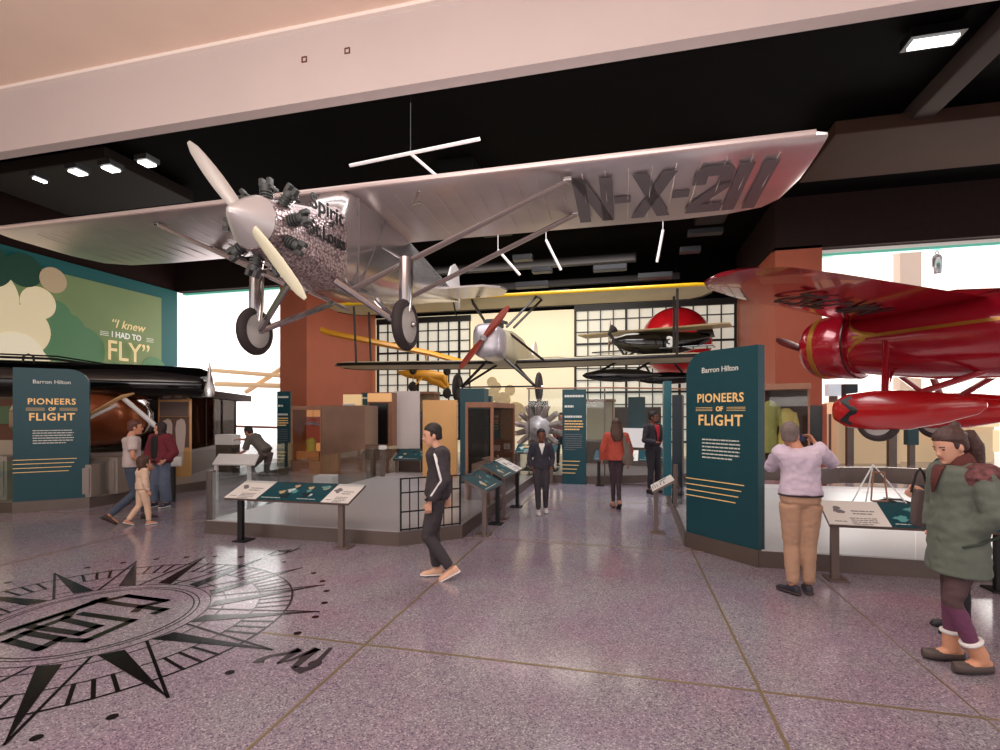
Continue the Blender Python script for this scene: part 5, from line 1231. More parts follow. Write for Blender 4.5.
# ================================================================== people
SKIN = {'light': mat('skin_light', rgb(214, 160, 134), .55), 'dark': mat('skin_dark', rgb(112, 66, 48), .5), 'tan': mat('skin_tan', rgb(196, 136, 108), .55)}
M_eye = mat('eye_dark', rgb(30, 22, 20), .3); M_lip = mat('lip', rgb(158, 88, 80), .5); M_brow = mat('brow', rgb(50, 36, 30), .7)
V = Vector
def lerp(a, b, t): return a+(b-a)*t
def limb(bm, pts, rad, n=14, fl=1.0):
    """tapered limb through pts with in-between points"""
    P = [V(p) for p in pts]
    tube(bm, P, rad, n, flat=fl)
    for i in range(1, len(P)-1): ball(bm, P[i], rad[i]*.98, u=12, v=8)
def person(label, x, y, face, H, J, C, name='person', z=0):
    """J: joints at 1.75 m scale in the person's frame (x right, y forward, z up). C: clothing."""
    s = H/1.75
    t = thing(name, label, 'person', (x, y, z), face)
    D = dict(pel=(0, 0, .95), chest=(0, 0, 1.30), neck=(0, -.01, 1.485), head=(0, .02, 1.625), hf=(0, 1, 0), hu=(0, 0, 1),
             shL=(-.175, 0, 1.42), elL=(-.22, -.03, 1.13), wrL=(-.22, .05, .88), shR=(.175, 0, 1.42), elR=(.22, -.03, 1.13), wrR=(.22, .05, .88),
             hdL=None, hdR=None, pmL=None, pmR=None,
             hiL=(-.09, 0, .92), knL=(-.1, .02, .50), anL=(-.1, -.02, .09), hiR=(.09, 0, .92), knR=(.1, .02, .50), anR=(.1, -.02, .09),
             toL=None, toR=None, build=1.0, curl=.5)
    D.update(J)
    J = {k: (V(v)*s if isinstance(v, tuple) and k not in ('hf', 'hu', 'hdL', 'hdR', 'pmL', 'pmR', 'toL', 'toR') else (V(v) if isinstance(v, tuple) else v)) for k, v in D.items()}
    bw = J['build']*s
    sk = SKIN[C.get('skin', 'light')]
    side_h = (J['hiR']-J['hiL']).normalized(); side_s = (J['shR']-J['shL']).normalized()
    vox = C.get('vox', .0125)
    def torso(bm, infl, z_from=0.0, z_to=1.0, flare=0, low_=True):
        """rings from crotch (0) to neck (1)"""
        prof = [(-.5, .17, .125), (-.3, .17, .12), (-.10, .105 if low_ else .17, .085 if low_ else .118), (0, .165, .115), (.12, .17, .118), (.3, .15, .105), (.48, .142, .102), (.68, .158, .115), (.84, .168, .112), (.93, .165, .095), (1.0, .085, .07)]
        R = []
        for k, rw, rd in prof:
            if k < z_from-1e-6 or k > z_to+1e-6: continue
            if k <= .55:
                c = lerp(J['pel'], J['chest'], k/.55) if k > 0 else J['pel']+V((0, 0, k*.5*s))
            else: c = lerp(J['chest'], J['neck'], (k-.55)/.45)
            sd = lerp(side_h, side_s, max(0, min(1, k))).normalized()
            up = (J['chest']-J['pel']).normalized() if k < .55 else (J['neck']-J['chest']).normalized()
            fw = up.cross(sd).normalized()
            fl = 1+flare*max(0, (.55-k))
            R.append(ring(c, sd, fw, (rw*bw+infl)*fl, (rd*bw+infl)*fl, 20, .9))
        loft(bm, R)
    hf = J['hf'].normalized(); hu = J['hu']; hs = hf.cross(hu).normalized(); hu = hs.cross(hf).normalized()
    HM = Matrix(((hs.x, hf.x, hu.x, J['head'].x), (hs.y, hf.y, hu.y, J['head'].y), (hs.z, hf.z, hu.z, J['head'].z), (0, 0, 0, 1))) @ Matrix.Scale(s*C.get('headk', 1.0), 4)
    # ---- body
    bm = BM()
    torso(bm, -.02*s)
    tube(bm, [lerp(J['chest'], J['neck'], .7), J['neck'], lerp(J['neck'], J['head'], .6)], [.075*s, .058*s, .054*s], 14)
    loft(bm, [ring(V((0, q[1], q[0])), V((1, 0, 0)), V((0, 1, 0)), q[2], q[3], 20, .95) for q in
              ((-.118, .035, .026, .03), (-.105, .03, .042, .052), (-.07, .018, .058, .074), (-.03, .006, .068, .088), (.02, 0, .075, .097), (.065, -.004, .072, .094), (.1, -.008, .054, .074), (.122, -.01, .026, .036))], M=HM)
    loft(bm, [ring(V((0, q[1], q[0])), V((1, 0, 0)), V((0, 1, 0)), q[2], q[3], 8) for q in ((.02, .088, .008, .01), (-.01, .098, .011, .014), (-.03, .104, .016, .018), (-.042, .092, .012, .012))], M=HM)   # nose
    ball(bm, (0, .082, -.062), (.024, .012, .007), M=HM, u=10, v=6); ball(bm, (0, .078, -.098), (.024, .018, .016), M=HM, u=10, v=6)
    for sx in (-1, 1): ball(bm, (sx*.076, -.01, -.012), (.012, .02, .032), M=HM, u=10, v=6)
    for S_ in ('L', 'R'):
        sg = -1 if S_ == 'L' else 1
        sh, el, wr, hi, kn, an = J['sh'+S_], J['el'+S_], J['wr'+S_], J['hi'+S_], J['kn'+S_], J['an'+S_]
        limb(bm, [lerp(J['chest'], sh, .5), sh+V((0, 0, -.015*s)), lerp(sh, el, .45), el, lerp(el, wr, .3), wr], [.04*bw, .044*bw, .040*bw, .034*bw, .035*bw, .026*s], 12)
        limb(bm, [hi, lerp(hi, kn, .35), kn, lerp(kn, an, .32), lerp(kn, an, .75), an], [.07*bw, .066*bw, .043*bw, .043*bw, .033*bw, .034*bw], 14)
        to = (J['to'+S_] or V((0, 1, 0))).normalized()
        tube(bm, [an+V((0, 0, -.03*s)), an+to*.07*s+V((0, 0, -.045*s)), an+to*.15*s+V((0, 0, -.055*s))], [.036*s, .034*s, .022*s], 10)
        # hand: palm + five bent fingers
        hd = J['hd'+S_] or (wr-el).normalized(); hd = hd.normalized()
        pm = J['pm'+S_] or V((-sg, 0, 0)); pm = (pm-hd*pm.dot(hd)).normalized()      # palm normal
        ac = hd.cross(pm).normalized()                                                   # across the palm
        if ac.y < 0: ac = -ac                                                            # thumb side forward
        k = s
        loft(bm, [ring(wr-hd*.01*k, ac, pm, .026*k, .02*k, 10), ring(wr+hd*.03*k, ac, pm, .036*k, .016*k, 10), ring(wr+hd*.085*k, ac, pm, .042*k, .014*k, 10), ring(wr+hd*.095*k, ac, pm, .036*k, .010*k, 10)])
        cu = J['curl']
        for i, (off, L) in enumerate(((.032, .07), (.011, .078), (-.011, .072), (-.031, .056))):
            b0 = wr+hd*.08*k+ac*off*k; a1 = cu*.6; a2 = cu*1.3
            d1 = (hd*math.cos(a1)+pm*math.sin(a1)); d2 = (hd*math.cos(a2)+pm*math.sin(a2))
            tube(bm, [b0, b0+d1*L*.5*k, b0+d1*L*.5*k+d2*L*.5*k], [.0098*k, .0092*k, .0075*k], 8)
        b0 = wr+hd*.03*k+ac*.03*k; d1 = (hd*.6+ac*.65+pm*.3).normalized(); d2 = (hd*.9+ac*.2+pm*.4).normalized()
        tube(bm, [b0, b0+d1*.035*k, b0+d1*.035*k+d2*.03*k], [.013*k, .011*k, .009*k], 8)
    body = remesh('body', bm, C.get('bvox', .0095)*s, sk, t, 2)
    # ---- face details
    for sx in (-1, 1):
        bm = BM(); ball(bm, (sx*.03, .083, .004), (.012, .008, .007), M=HM, u=10, v=6); obj('eye', bm, M_eye, t, True)
    bm = BM()
    for sx in (-1, 1): tube(bm, [HM @ V((sx*.014, .094, .024)), HM @ V((sx*.045, .082, .024))], .004*s, 6)
    obj('eyebrows', bm, C['hairm'], t, True)
    bm = BM(); ball(bm, (0, .0905, -.062), (.022, .006, .006), M=HM, u=12, v=6); obj('lips', bm, M_lip if C.get('skin') != 'dark' else mat('lip_dark', rgb(96, 48, 42), .5), t, True)
    # ---- hair
    bm = BM(); hk = C.get('hair', 'short')
    g = .012 if hk == 'short' else .02
    loft(bm, [ring(V((0, q[1]-.014, q[0])), V((1, 0, 0)), V((0, 1, 0)), q[2]+g*.7, q[3]+g*.3, 20, .95) for q in
              ((-.055, -.045, .05, .042), (-.03, -.036, .066, .058), (.02, -.028, .074, .068), (.045, -.014, .078, .086), (.07, -.002, .076, .1), (.1, .0, .066, .09), (.128, -.004, .045, .06), (.146, -.006, .015, .02))], M=HM)
    for sx in (-1, 1): ball(bm, (sx*.072, .018, .018), (.012, .018, .034), M=HM, u=10, v=6)
    if hk in ('long', 'pony'):
        ball(bm, (0, -.035, .03), (.088, .088, .10), M=HM)
    if hk == 'long':
        a = HM @ V((0, -.07, .02)); tube(bm, [a, HM @ V((0, -.085, -.08)), J['neck']+V((0, -.105, -.05))*s, J['neck']+V((.01, -.125, -.16))*s], [.10*s, .125*s, .125*s, .08*s], 14, flat=.5, updir=(0, 1, 0))
    if hk == 'bob':
        ball(bm, (0, -.03, .0), (.09, .085, .11), M=HM); tube(bm, [HM @ V((0, -.05, .02)), HM @ V((0, -.06, -.1)), HM @ V((0, -.05, -.15))], [.08*s, .085*s, .07*s], 14, flat=.8, updir=(0, 1, 0))
    if hk == 'hood':
        ball(bm, (0, -.02, .005), (.098, .098, .125), M=HM); tube(bm, [HM @ V((0, -.03, -.08)), HM @ V((0, -.03, -.16))], [.085*s, .09*s], 14)
    if hk == 'pony':
        ball(bm, (0, -.09, .13), (.035, .035, .032), M=HM)
        tube(bm, [HM @ V((0, -.10, .05)), HM @ V((0, -.165, .03)), HM @ V((.0, -.185, -.07)), HM @ V((.0, -.17, -.19)), HM @ V((0, -.15, -.27))], [.03*s, .052*s, .062*s, .048*s, .02*s], 12)
    remesh('hair', bm, .009*s, C['hairm'], t, 2, .003, .02)
    # ---- trousers
    pm_ = C['trousers']; inf = C.get('tinf', .012)*s
    bm = BM(); torso(bm, .008*s, -.10, .3)
    for S_ in ('L', 'R'):
        hi, kn, an = J['hi'+S_], J['kn'+S_], J['an'+S_]
        hem = lerp(kn, an, C.get('hem', .93))
        lf = C.get('legfat', 1.0)
        limb(bm, [hi, lerp(hi, kn, .4), kn, lerp(kn, hem, .4), hem], [.092*bw+inf, .080*bw+inf, (.055*bw+inf)*lf, (.052*bw+inf)*lf, (.040*bw+inf)*lf], 16)
    remesh('trousers', bm, vox, pm_, t, 2, C.get('tfold', .005), .07)
    # ---- shoes
    for S_ in ('L', 'R'):
        an = J['an'+S_]; to = (J['to'+S_] or V((0, 1, 0))).normalized()
        w = to.cross(V((0, 0, 1))).normalized(); u = w.cross(to).normalized(); k = s*C.get('shoek', 1)
        o = an-u*.078*s
        bm = BM(); R = []
        for p, rw, h in ((-.075, .02, .045), (-.065, .034, .085), (-.02, .038, .095), (.03, .04, .085), (.08, .045, .062), (.13, .047, .05), (.165, .036, .04), (.182, .016, .022)):
            R.append(ring(o+to*p*k+u*h*.5*k, w, u, rw*k, h*.5*k, 14, .75))
        loft(bm, R)
        if C.get('boot'): tube(bm, [an-u*.02*s, an+u*.03*s, lerp(an, J['kn'+S_], .30)], [.05*s, .055*s, .056*s], 14)
        sh = remesh('shoe', bm, .008*s, C['shoes'], t, 2)
        bm = BM(); R = []
        sh_h = .034 if C.get('boot') else .012
        for p, rw in ((-.08, .024), (-.068, .040), (0, .041), (.06, .046), (.13, .051), (.168, .038), (.188, .016)):
            R.append(ring(o+to*p*k+u*(sh_h*.75)*k, w, u, rw*k*(1.08 if C.get('boot') else 1), sh_h*k, 14, .8))
        loft(bm, R); obj('sole', bm, C.get('soles', M_white), sh, True)
        if C.get('boot'):
            bm = BM(); c = lerp(an, J['kn'+S_], .31); ax = (J['kn'+S_]-an).normalized(); a_, b_ = frame_from(ax)
            rr = []
            for q in range(20): rr.append(c+a_*math.cos(q*PI/10)*.056*s+b_*math.sin(q*PI/10)*.056*s)
            tube(bm, rr+[rr[0]], .016*s, 8); obj('fleece_cuff', bm, M_white, sh, True)
    # ---- top
    bm = BM(); inf = C.get('inf', .014)*s; lo = C.get('low', 0.0)
    torso(bm, inf*C.get('puff', 1), lo, .93, C.get('flare', 0), lo > -.2)
    tube(bm, [lerp(J['chest'], J['neck'], .6), lerp(J['chest'], J['neck'], .85), J['neck']+V((0, 0, .012 if C.get('collar') else -.012))*s], [.14*bw, .122*bw, (.08 if C.get('collar') else .07)*s], 16)
    for S_ in ('L', 'R'):
        sh, el, wr = J['sh'+S_], J['el'+S_], J['wr'+S_]; f = C.get('sleeve', 1.9)
        pts = [lerp(J['chest'], sh, .5)+V((0, 0, .05*s)), sh]; rad = [.062*bw+inf, .06*bw+inf]
        if f <= 1: pts += [lerp(sh, el, f)]; rad += [.056*bw+inf]
        else: pts += [lerp(sh, el, .5), el, lerp(el, wr, (f-1)*.5), lerp(el, wr, f-1)]; rad += [.05*bw+inf, .042*bw+inf, .040*bw+inf, .034*s+inf]
        limb(bm, pts, rad, 14)
    if C.get('hoodback'): tube(bm, [J['neck']+V((-.08, -.07, -.02))*s, J['neck']+V((0, -.12, -.02))*s, J['neck']+V((.08, -.07, -.02))*s], [.03*s, .05*s, .03*s], 10)
    top = remesh(C.get('topname', 'jacket'), bm, vox, C['top'], t, 2, C.get('fold', .006), .08)
    # ---- front opening: visible inner layer
    fr_ = C.get('front')
    if fr_:
        rows = []; up = (J['neck']-J['pel']); fwd = up.normalized().cross(lerp(side_h, side_s, .7)).normalized()
        sd = lerp(side_h, side_s, .7).normalized()
        for (k, w) in fr_['rows']:
            c = lerp(J['pel'], J['chest'], k/.55) if k < .55 else lerp(J['chest'], J['neck'], (k-.55)/.45)
            dep = {0: .122}.get(k, .122 if k < .8 else .112 if k < .93 else .09)*bw+inf+.008*s
            if k > .97: dep = .082*s
            rows.append([c+sd*(w*s*q)+fwd*(dep*math.sqrt(max(.05, 1-(w*s*q/(.2*bw))**2))+.0) for q in (-1, -.5, 0, .5, 1)])
        bm = BM(); L = [[bm.verts.new(p) for p in r] for r in rows]
        for a, b in zip(L, L[1:]):
            for i in range(4): bm.faces.new((a[i], a[i+1], b[i+1], b[i]))
        e = obj(fr_.get('name', 'shirt_front'), bm, fr_['m'], t, True)
        sm = e.modifiers.new('s', 'SOLIDIFY'); sm.thickness = .006; sm.offset = 0
    return t, J, s, HM
HB = mat('hair_brown', rgb(74, 48, 38), .6, noise=.2, nscale=30); HD = mat('hair_dark', rgb(34, 26, 24), .6, noise=.2, nscale=30)
HG = mat('hair_grey', rgb(112, 98, 94), .7, noise=.2, nscale=30); HBK = mat('hair_black', rgb(16, 13, 13), .7)
def cloth(n, r, g, b, k=.12): return mat(n, rgb(r, g, b), .85, noise=k, nscale=5, bump=.15, bscale=90)
def fa(X, Y): return face_angle(X, Y)
def strap(name, pts, r, m, parent, flat=.3):
    bm = BM(); tube(bm, pts, r, 8, flat=flat); return obj(name, bm, m, parent, True)

# walking man, dark tracksuit, seen from his left side
t, J, s, HM = person('young man in a dark tracksuit with a white shoulder stripe walking past the island', *cam_dir(-.69, 5.56).xy, fa(-1, -.12), 1.68,
    dict(hf=(-.15, 1, -.12), head=(0, .05, 1.62), neck=(0, 0, 1.485), chest=(0, -.03, 1.30), pel=(0, -.01, .95),
         elL=(-.23, -.1, 1.14), wrL=(-.22, .08, .90), elR=(.22, -.1, 1.14), wrR=(.2, -.12, .9), hdL=(0, .1, -1), shL=(-.18, -.03, 1.42), shR=(.18, -.02, 1.42), curl=.8,
         hiL=(-.085, 0, .92), knL=(-.09, .10, .50), anL=(-.09, -.16, .13), toL=(0, .88, -.42), knR=(.09, .04, .49), anR=(.09, .0, .085), hiR=(.085, 0, .92)),
    dict(skin='light', hairm=HD, trousers=cloth('charcoal_trousers', 62, 56, 60), top=cloth('charcoal_jacket', 58, 52, 57), shoes=mat('trainer_peach', rgb(226, 180, 152), .6), soles=M_white, collar=True, inf=.026, legfat=1.05, tinf=.016, low=-.10, flare=.08))
strap('white_stripe', [J['neck']+V((-.09, .03, .0))*s, J['shL']+V((.0, .02, .075))*s, J['shL']+V((-.07, .048, .0))*s, lerp(J['shL'], J['elL'], .5)+V((-.062, .048, 0))*s, J['elL']+V((-.055, .048, 0))*s, lerp(J['elL'], J['wrL'], .7)+V((-.052, .033, 0))*s], .016*s, M_white, t)
bm = BM(); c = J['wrL']; rr = [c+V((math.cos(q*PI/6)*.042, math.sin(q*PI/6)*.042, .03))*s for q in range(13)]; tube(bm, rr, .012*s, 6); obj('wristwatch', bm, M_black, t, True)

# boy in a school vest, facing the viewer, hands in pockets
t, J, s, HM = person('boy in a dark v neck vest over a white shirt walking towards the viewer', *cam_dir(.74, 9.15).xy, fa(.02, -1), 1.5,
    dict(elL=(-.25, -.05, 1.14), wrL=(-.19, .05, .96), elR=(.25, -.05, 1.14), wrR=(.19, .05, .96), hdL=(.3, .1, -1), hdR=(-.3, .1, -1), hiL=(-.085, 0, .92), knL=(-.09, .06, .50), anL=(-.1, -.08, .10), knR=(.08, .08, .50), anR=(.07, .10, .09)),
    dict(skin='dark', hairm=HBK, trousers=cloth('slate_trousers', 58, 54, 62), top=cloth('slate_vest', 52, 50, 62), shoes=mat('white_trainer', rgb(206, 198, 204), .6), inf=.014, headk=1.08,
         front=dict(rows=[(.45, .004), (.6, .025), (.75, .045), (.88, .06), (.96, .055)], m=M_white)))

# woman in orange jacket, back view
t, J, s, HM = person('woman with long brown hair and an orange jacket walking away down the aisle', *cam_dir(2.2, 9.66).xy, fa(.05, 1), 1.68,
    dict(build=.93, elL=(-.27, -.02, 1.14), wrL=(-.27, .06, .94), elR=(.27, -.02, 1.14), wrR=(.26, .05, .90), hiL=(-.07, 0, .92), hiR=(.07, 0, .92), knL=(-.05, .06, .5), anL=(-.04, .1, .09), knR=(.05, 0, .5), anR=(.03, -.16, .14), toR=(0, .8, -.5)),
    dict(skin='tan', hairm=HB, hair='long', trousers=cloth('plum_leggings', 66, 50, 58), top=cloth('orange_jacket', 176, 76, 60), shoes=mat('boot_peach', rgb(176, 128, 104), .7), soles=mat('sole_brown', rgb(70, 58, 54), .7), inf=.028, low=0, flare=.35, tinf=.0))
tag(strap('bag_strap', [V((.13, -.08, 1.44))*s, V((.14, -.17, 1.25))*s, V((.17, -.17, 1.05))*s], .035*s, cloth('taupe_scarf', 112, 100, 92), t), None, None)
bm = BM(); loft(bm, [ring(V((.2, -.13, z))*s, V((1, 0, 0)), V((0, 1, 0)), w*s, .06*s, 14, .7) for z, w in ((.86, .04), (.9, .1), (1.0, .12), (1.12, .07), (1.3, .05))]); obj('shoulder_bag', bm, MATS['taupe_scarf'], t, True)

# man in a suit with a red shirt
t, J, s, HM = person('man in a dark suit and red shirt holding white papers beside the fin panel', *cam_dir(3.44, 11.47).xy, fa(.45, -.8), 1.83,
    dict(hf=(-.45, 1, 0), elR=(.25, .0, 1.14), wrR=(.12, .24, 1.10), hdR=(-.5, .6, 0), elL=(-.24, .02, 1.14), wrL=(-.08, .27, 1.12), hdL=(.5, .6, .0), pmR=(0, 0, 1), pmL=(0, 0, 1), hiL=(-.085, 0, .92), knL=(-.12, .02, .5), anL=(-.16, -.02, .09), knR=(.12, .06, .5), anR=(.15, .05, .09)),
    dict(skin='dark', hairm=HBK, trousers=cloth('suit_trousers', 40, 36, 44), top=cloth('suit_jacket', 44, 40, 48), shoes=mat('shoe_black', rgb(24, 20, 22), .3), soles=M_black, inf=.02, low=0, flare=.15,
         front=dict(rows=[(.2, .012), (.45, .03), (.65, .05), (.85, .065), (.96, .055)], m=cloth('red_shirt', 176, 34, 48))))
bm = BM(); ball(bm, (0, .06, -.10), (.045, .04, .03), M=HM); obj('beard', bm, HBK, t, True)
q = t.matrix_basis @ (J['wrL']+V((.07, .12, .02))*s)
bm = BM(); box(bm, (0, 0, 0), (.24, .02, .3), bev=.004); box(bm, (.0, .012, .03), (.2, .006, .2)); o = obj('paper_sheets', bm, M_white); q = cam_dir(3.44, 11.47)+cam_dir(.2, -.3); o.location = (q.x, q.y, 1.19); o.rotation_euler = (-.5, 0, fa(.5, -.7)); tag(o, 'white paper sheets held by the man in the dark suit', 'papers')

# man photographing, back view
PX, PY = cam_dir(2.98, 5.06).xy
t, J, s, HM = person('grey haired man in a lilac shirt and tan trousers raising a phone', PX, PY, fa(.22, 1), 1.70,
    dict(build=1.08, hf=(.35, 1, .12), head=(-.085, .04, 1.625), neck=(-.03, -.01, 1.485), elR=(.34, .14, 1.34), wrR=(.25, .33, 1.53), hdR=(-.4, .25, .75), elL=(-.21, .24, 1.28), wrL=(.0, .40, 1.50), hdL=(.4, .3, .75), pmL=(.9, -.2, 0), pmR=(-.9, 0, 0), curl=.9,
         shR=(.18, .03, 1.45), shL=(-.17, .05, 1.44), hiL=(-.085, 0, .92), knL=(-.075, .03, .5), anL=(-.07, .0, .09), knR=(.085, .03, .5), anR=(.09, .05, .09), toL=(-.55, .8, 0), toR=(.15, 1, 0)),
    dict(skin='tan', hairm=HG, trousers=cloth('tan_chinos', 184, 146, 120, .06), top=cloth('lilac_shirt', 206, 190, 208, .05), shoes=mat('navy_loafer', rgb(44, 42, 54), .5), soles=mat('sole_brown', rgb(70, 58, 54), .7), collar=True, inf=.024, low=0.12, tinf=.016, topname='shirt', fold=.01))
bm = BM(); c = lerp(J['pel'], J['chest'], .22); rr = [c+V((math.cos(q*PI/12)*.172*1.1, math.sin(q*PI/12)*.122*1.1, -.01))*s for q in range(25)]; tube(bm, rr, .022*s, 8, flat=.4, updir=(0, 0, 1)); obj('belt', bm, mat('belt', rgb(44, 36, 40), .5), t, True)
PH = t.matrix_basis.copy(); PH = Matrix.Translation((PX, PY, 0)) @ Matrix.Rotation(fa(.22, 1), 4, 'Z')
pp = PH @ (V((.115, .44, 1.585))*s)
bm = BM(); box(bm, (0, 0, 0), (.16, .012, .08), bev=.004); box(bm, (0, -.007, 0), (.145, .002, .068), mi=1); box(bm, (.055, .008, .022), (.03, .006, .03)); o = obj('smartphone', bm, [M_black, mat('phone_glow', rgb(40, 44, 66), .2, emit=.3)]); o.location = pp; o.rotation_euler = (0, 0, fa(.22, 1)); tag(o, 'dark smartphone held up by the man in the lilac shirt', 'phone')

# woman in the green coat, foreground
GX, GY = cam_dir(3.27, 3.62).xy
M_maroon = cloth('maroon_knit', 92, 44, 40)
def bicolor_leg():
    m = bpy.data.materials.new('two_tone_leggings'); m.use_nodes = True; nt = m.node_tree; b = nt.nodes['Principled BSDF']
    tc = nt.nodes.new('ShaderNodeTexCoord'); sp = nt.nodes.new('ShaderNodeSeparateXYZ'); r = nt.nodes.new('ShaderNodeValToRGB'); r.color_ramp.interpolation = 'CONSTANT'
    r.color_ramp.elements[0].color = rgb(112, 62, 92); r.color_ramp.elements[1].position = .455; r.color_ramp.elements[1].color = rgb(84, 62, 64)
    nt.links.new(tc.outputs['Object'], sp.inputs[0]); nt.links.new(sp.outputs['Z'], r.inputs[0]); nt.links.new(r.outputs[0], b.inputs['Base Color']); b.inputs['Roughness'].default_value = .8
    return m
t, J, s, HM = person('woman in a puffy green coat and purple leggings with her brown hair tied up', GX, GY, fa(-1, .12), 1.71,
    dict(build=1.0, hf=(-.22, 1, -.35), head=(0, .075, 1.60), neck=(0, .0, 1.475), chest=(0, .02, 1.29), pel=(0, 0.02, .94), shL=(-.175, -.02, 1.395), shR=(.175, .0, 1.395), elL=(-.26, -.03, 1.14), wrL=(-.13, .05, 1.0), hdL=(.3, .2, -.9), elR=(.24, .0, 1.14), wrR=(.2, .06, .95), hdR=(-.4, .3, -.6),
         hiL=(-.08, 0, .90), knL=(-.09, .12, .50), anL=(-.09, -.06, .095), toL=(-.1, 1, 0), hiR=(.08, -.02, .9), knR=(.09, -.0, .5), anR=(.09, .0, .095), toR=(.1, 1, 0)),
    dict(skin='light', hairm=mat('hair_umber', rgb(72, 48, 44), .55, noise=.35, nscale=40), hair='pony', trousers=bicolor_leg(), top=cloth('sage_coat', 98, 106, 96), shoes=mat('duck_boot_peach', rgb(214, 156, 124), .6), soles=mat('boot_rubber', rgb(82, 70, 68), .6), boot=True,
         inf=.036, puff=1.0, low=-.5, flare=.06, tinf=.006, hem=.8, vox=.010, bvox=.007, fold=.007, shoek=1.0, front=dict(rows=[(.5, .01), (.7, .035), (.88, .05), (.96, .05)], m=M_maroon, name='maroon_top')))
bm = BM(); tube(bm, [J['neck']+V((0, .0, -.04))*s, J['neck']+V((0, .01, .0))*s, J['neck']+V((0, .02, .04))*s, J['neck']+V((0, .03, .065))*s], [.10*s, .095*s, .085*s, .07*s], 18); obj('scarf', bm, M_maroon, t, True)
bm = BM()
for sg in (-1,):
    ball(bm, J['shL']+V((.02, -.01, .0))*s, (.115*s, .13*s, .10*s))
remesh('shoulder_panel', bm, .011, mat('floral_maroon', rgb(104, 62, 64), .8, noise=.7, nscale=26), t, 1, .006, .03)
bm = BM(); tube(bm, [J['wrL']+V((-.09, -.14, -.0))*s, J['wrL']+V((-.085, -.02, -.06))*s, J['wrL']+V((-.06, .07, -.09))*s], .010*s, 8); obj('pocket_seam', bm, cloth('sage_dark', 54, 62, 56), t, True)
bm = BM(); M = HM @ Matrix.Translation((-.05, -.075, .055)); lathe(bm, [(.02, -.006), (.034, -.006), (.034, .006), (.02, .006)], 16, M @ Matrix.Rotation(1.0, 4, 'Y'), closed=True); obj('hair_clip', bm, mat('clip_grey', rgb(150, 146, 150), .4), t, True)
# person in a dark coat behind her
BX, BY = cam_dir(3.79, 4.2).xy
t, J, s, HM = person('person in a dark navy coat half hidden behind the woman in green', BX, BY, fa(-1, .15), 1.66,
    dict(build=.95, hf=(-.1, 1, -.3), head=(0, .07, 1.6), elL=(-.24, .12, 1.13), wrL=(-.16, .36, 1.22), hdL=(.1, .9, -.1), elR=(.2, .06, 1.13), wrR=(.1, .28, 1.2), hiL=(-.08, 0, .92), knL=(-.09, .06, .5), anL=(-.09, .03, .09)),
    dict(skin='light', hairm=HD, hair='bob', trousers=cloth('ink_trousers', 40, 38, 46), top=cloth('ink_coat', 34, 36, 46), shoes=mat('slate_shoe', rgb(52, 50, 60), .5), soles=M_black, inf=.035, low=-.10, flare=.3, collar=True))
q = cam_dir(3.335, 4.05)
t2 = thing('handbag', 'grey brown handbag on a black strap held in front of the dark navy coat', 'bag', (q.x, q.y, .90), fa(-1, 0))
bm = BM(); loft(bm, [ring(V((0, 0, z)), V((1, 0, 0)), V((0, 1, 0)), .04, w, 14, .6) for z, w in ((0, .04), (.02, .06), (.16, .06), (.27, .045), (.29, .03))]); obj('bag_body', bm, cloth('taupe_bag', 92, 78, 76), t2, True)
bm = BM(); tube(bm, [(0, -.07, .27), (0, -.03, .42), (0, .0, .46), (0, .03, .42), (0, .07, .27)], .009, 6); obj('strap', bm, M_black, t2, True)

# family of three
t, J, s, HM = person('man in a pale grey t shirt and blue jeans walking with the child', *cam_dir(-6.1, 8.45).xy, fa(.75, .6), 1.68,
    dict(build=1.0, hf=(.1, 1, 0), head=(0, .05, 1.62), elR=(.26, .0, 1.13), wrR=(.17, .2, .98), hdR=(-.2, .7, -.6), elL=(-.22, .05, 1.12), wrL=(-.2, .2, .96), hiL=(-.085, 0, .92), knL=(-.09, .16, .52), anL=(-.09, .20, .1), knR=(.09, .04, .5), anR=(.09, -.32, .15), toR=(0, .8, -.5)),
    dict(skin='tan', hairm=mat('hair_auburn', rgb(82, 44, 34), .6), trousers=cloth('blue_jeans', 66, 76, 94), top=cloth('oatmeal_shirt', 186, 172, 168, .04), shoes=mat('brown_shoe', rgb(56, 34, 30), .4), soles=M_black, inf=.022, low=-.0, sleeve=.62, topname='t_shirt', tinf=.016))
t, J, s, HM = person('small child in a cream outfit walking between the two adults', *cam_dir(-5.75, 8.2).xy, fa(.6, .75), 1.08,
    dict(build=1.15, head=(0, .04, 1.60), neck=(0, 0, 1.44), hf=(-.3, 1, .05), elL=(-.24, .0, 1.14), wrL=(-.2, .12, .95), elR=(.25, -.02, 1.13), wrR=(.24, .06, .9), hiL=(-.085, 0, .92), knL=(-.1, -.04, .5), anL=(-.15, -.28, .14), toL=(0, .9, -.4), knR=(.09, .08, .5), anR=(.1, .12, .09)),
    dict(skin='light', hairm=HB, hair='bob', headk=1.5, trousers=cloth('cream_trousers', 218, 184, 158, .05), top=cloth('cream_top', 222, 190, 166, .05), shoes=mat('peach_shoe', rgb(206, 150, 120), .6), inf=.02, low=0, tinf=.014, vox=.010, topname='sweater'))
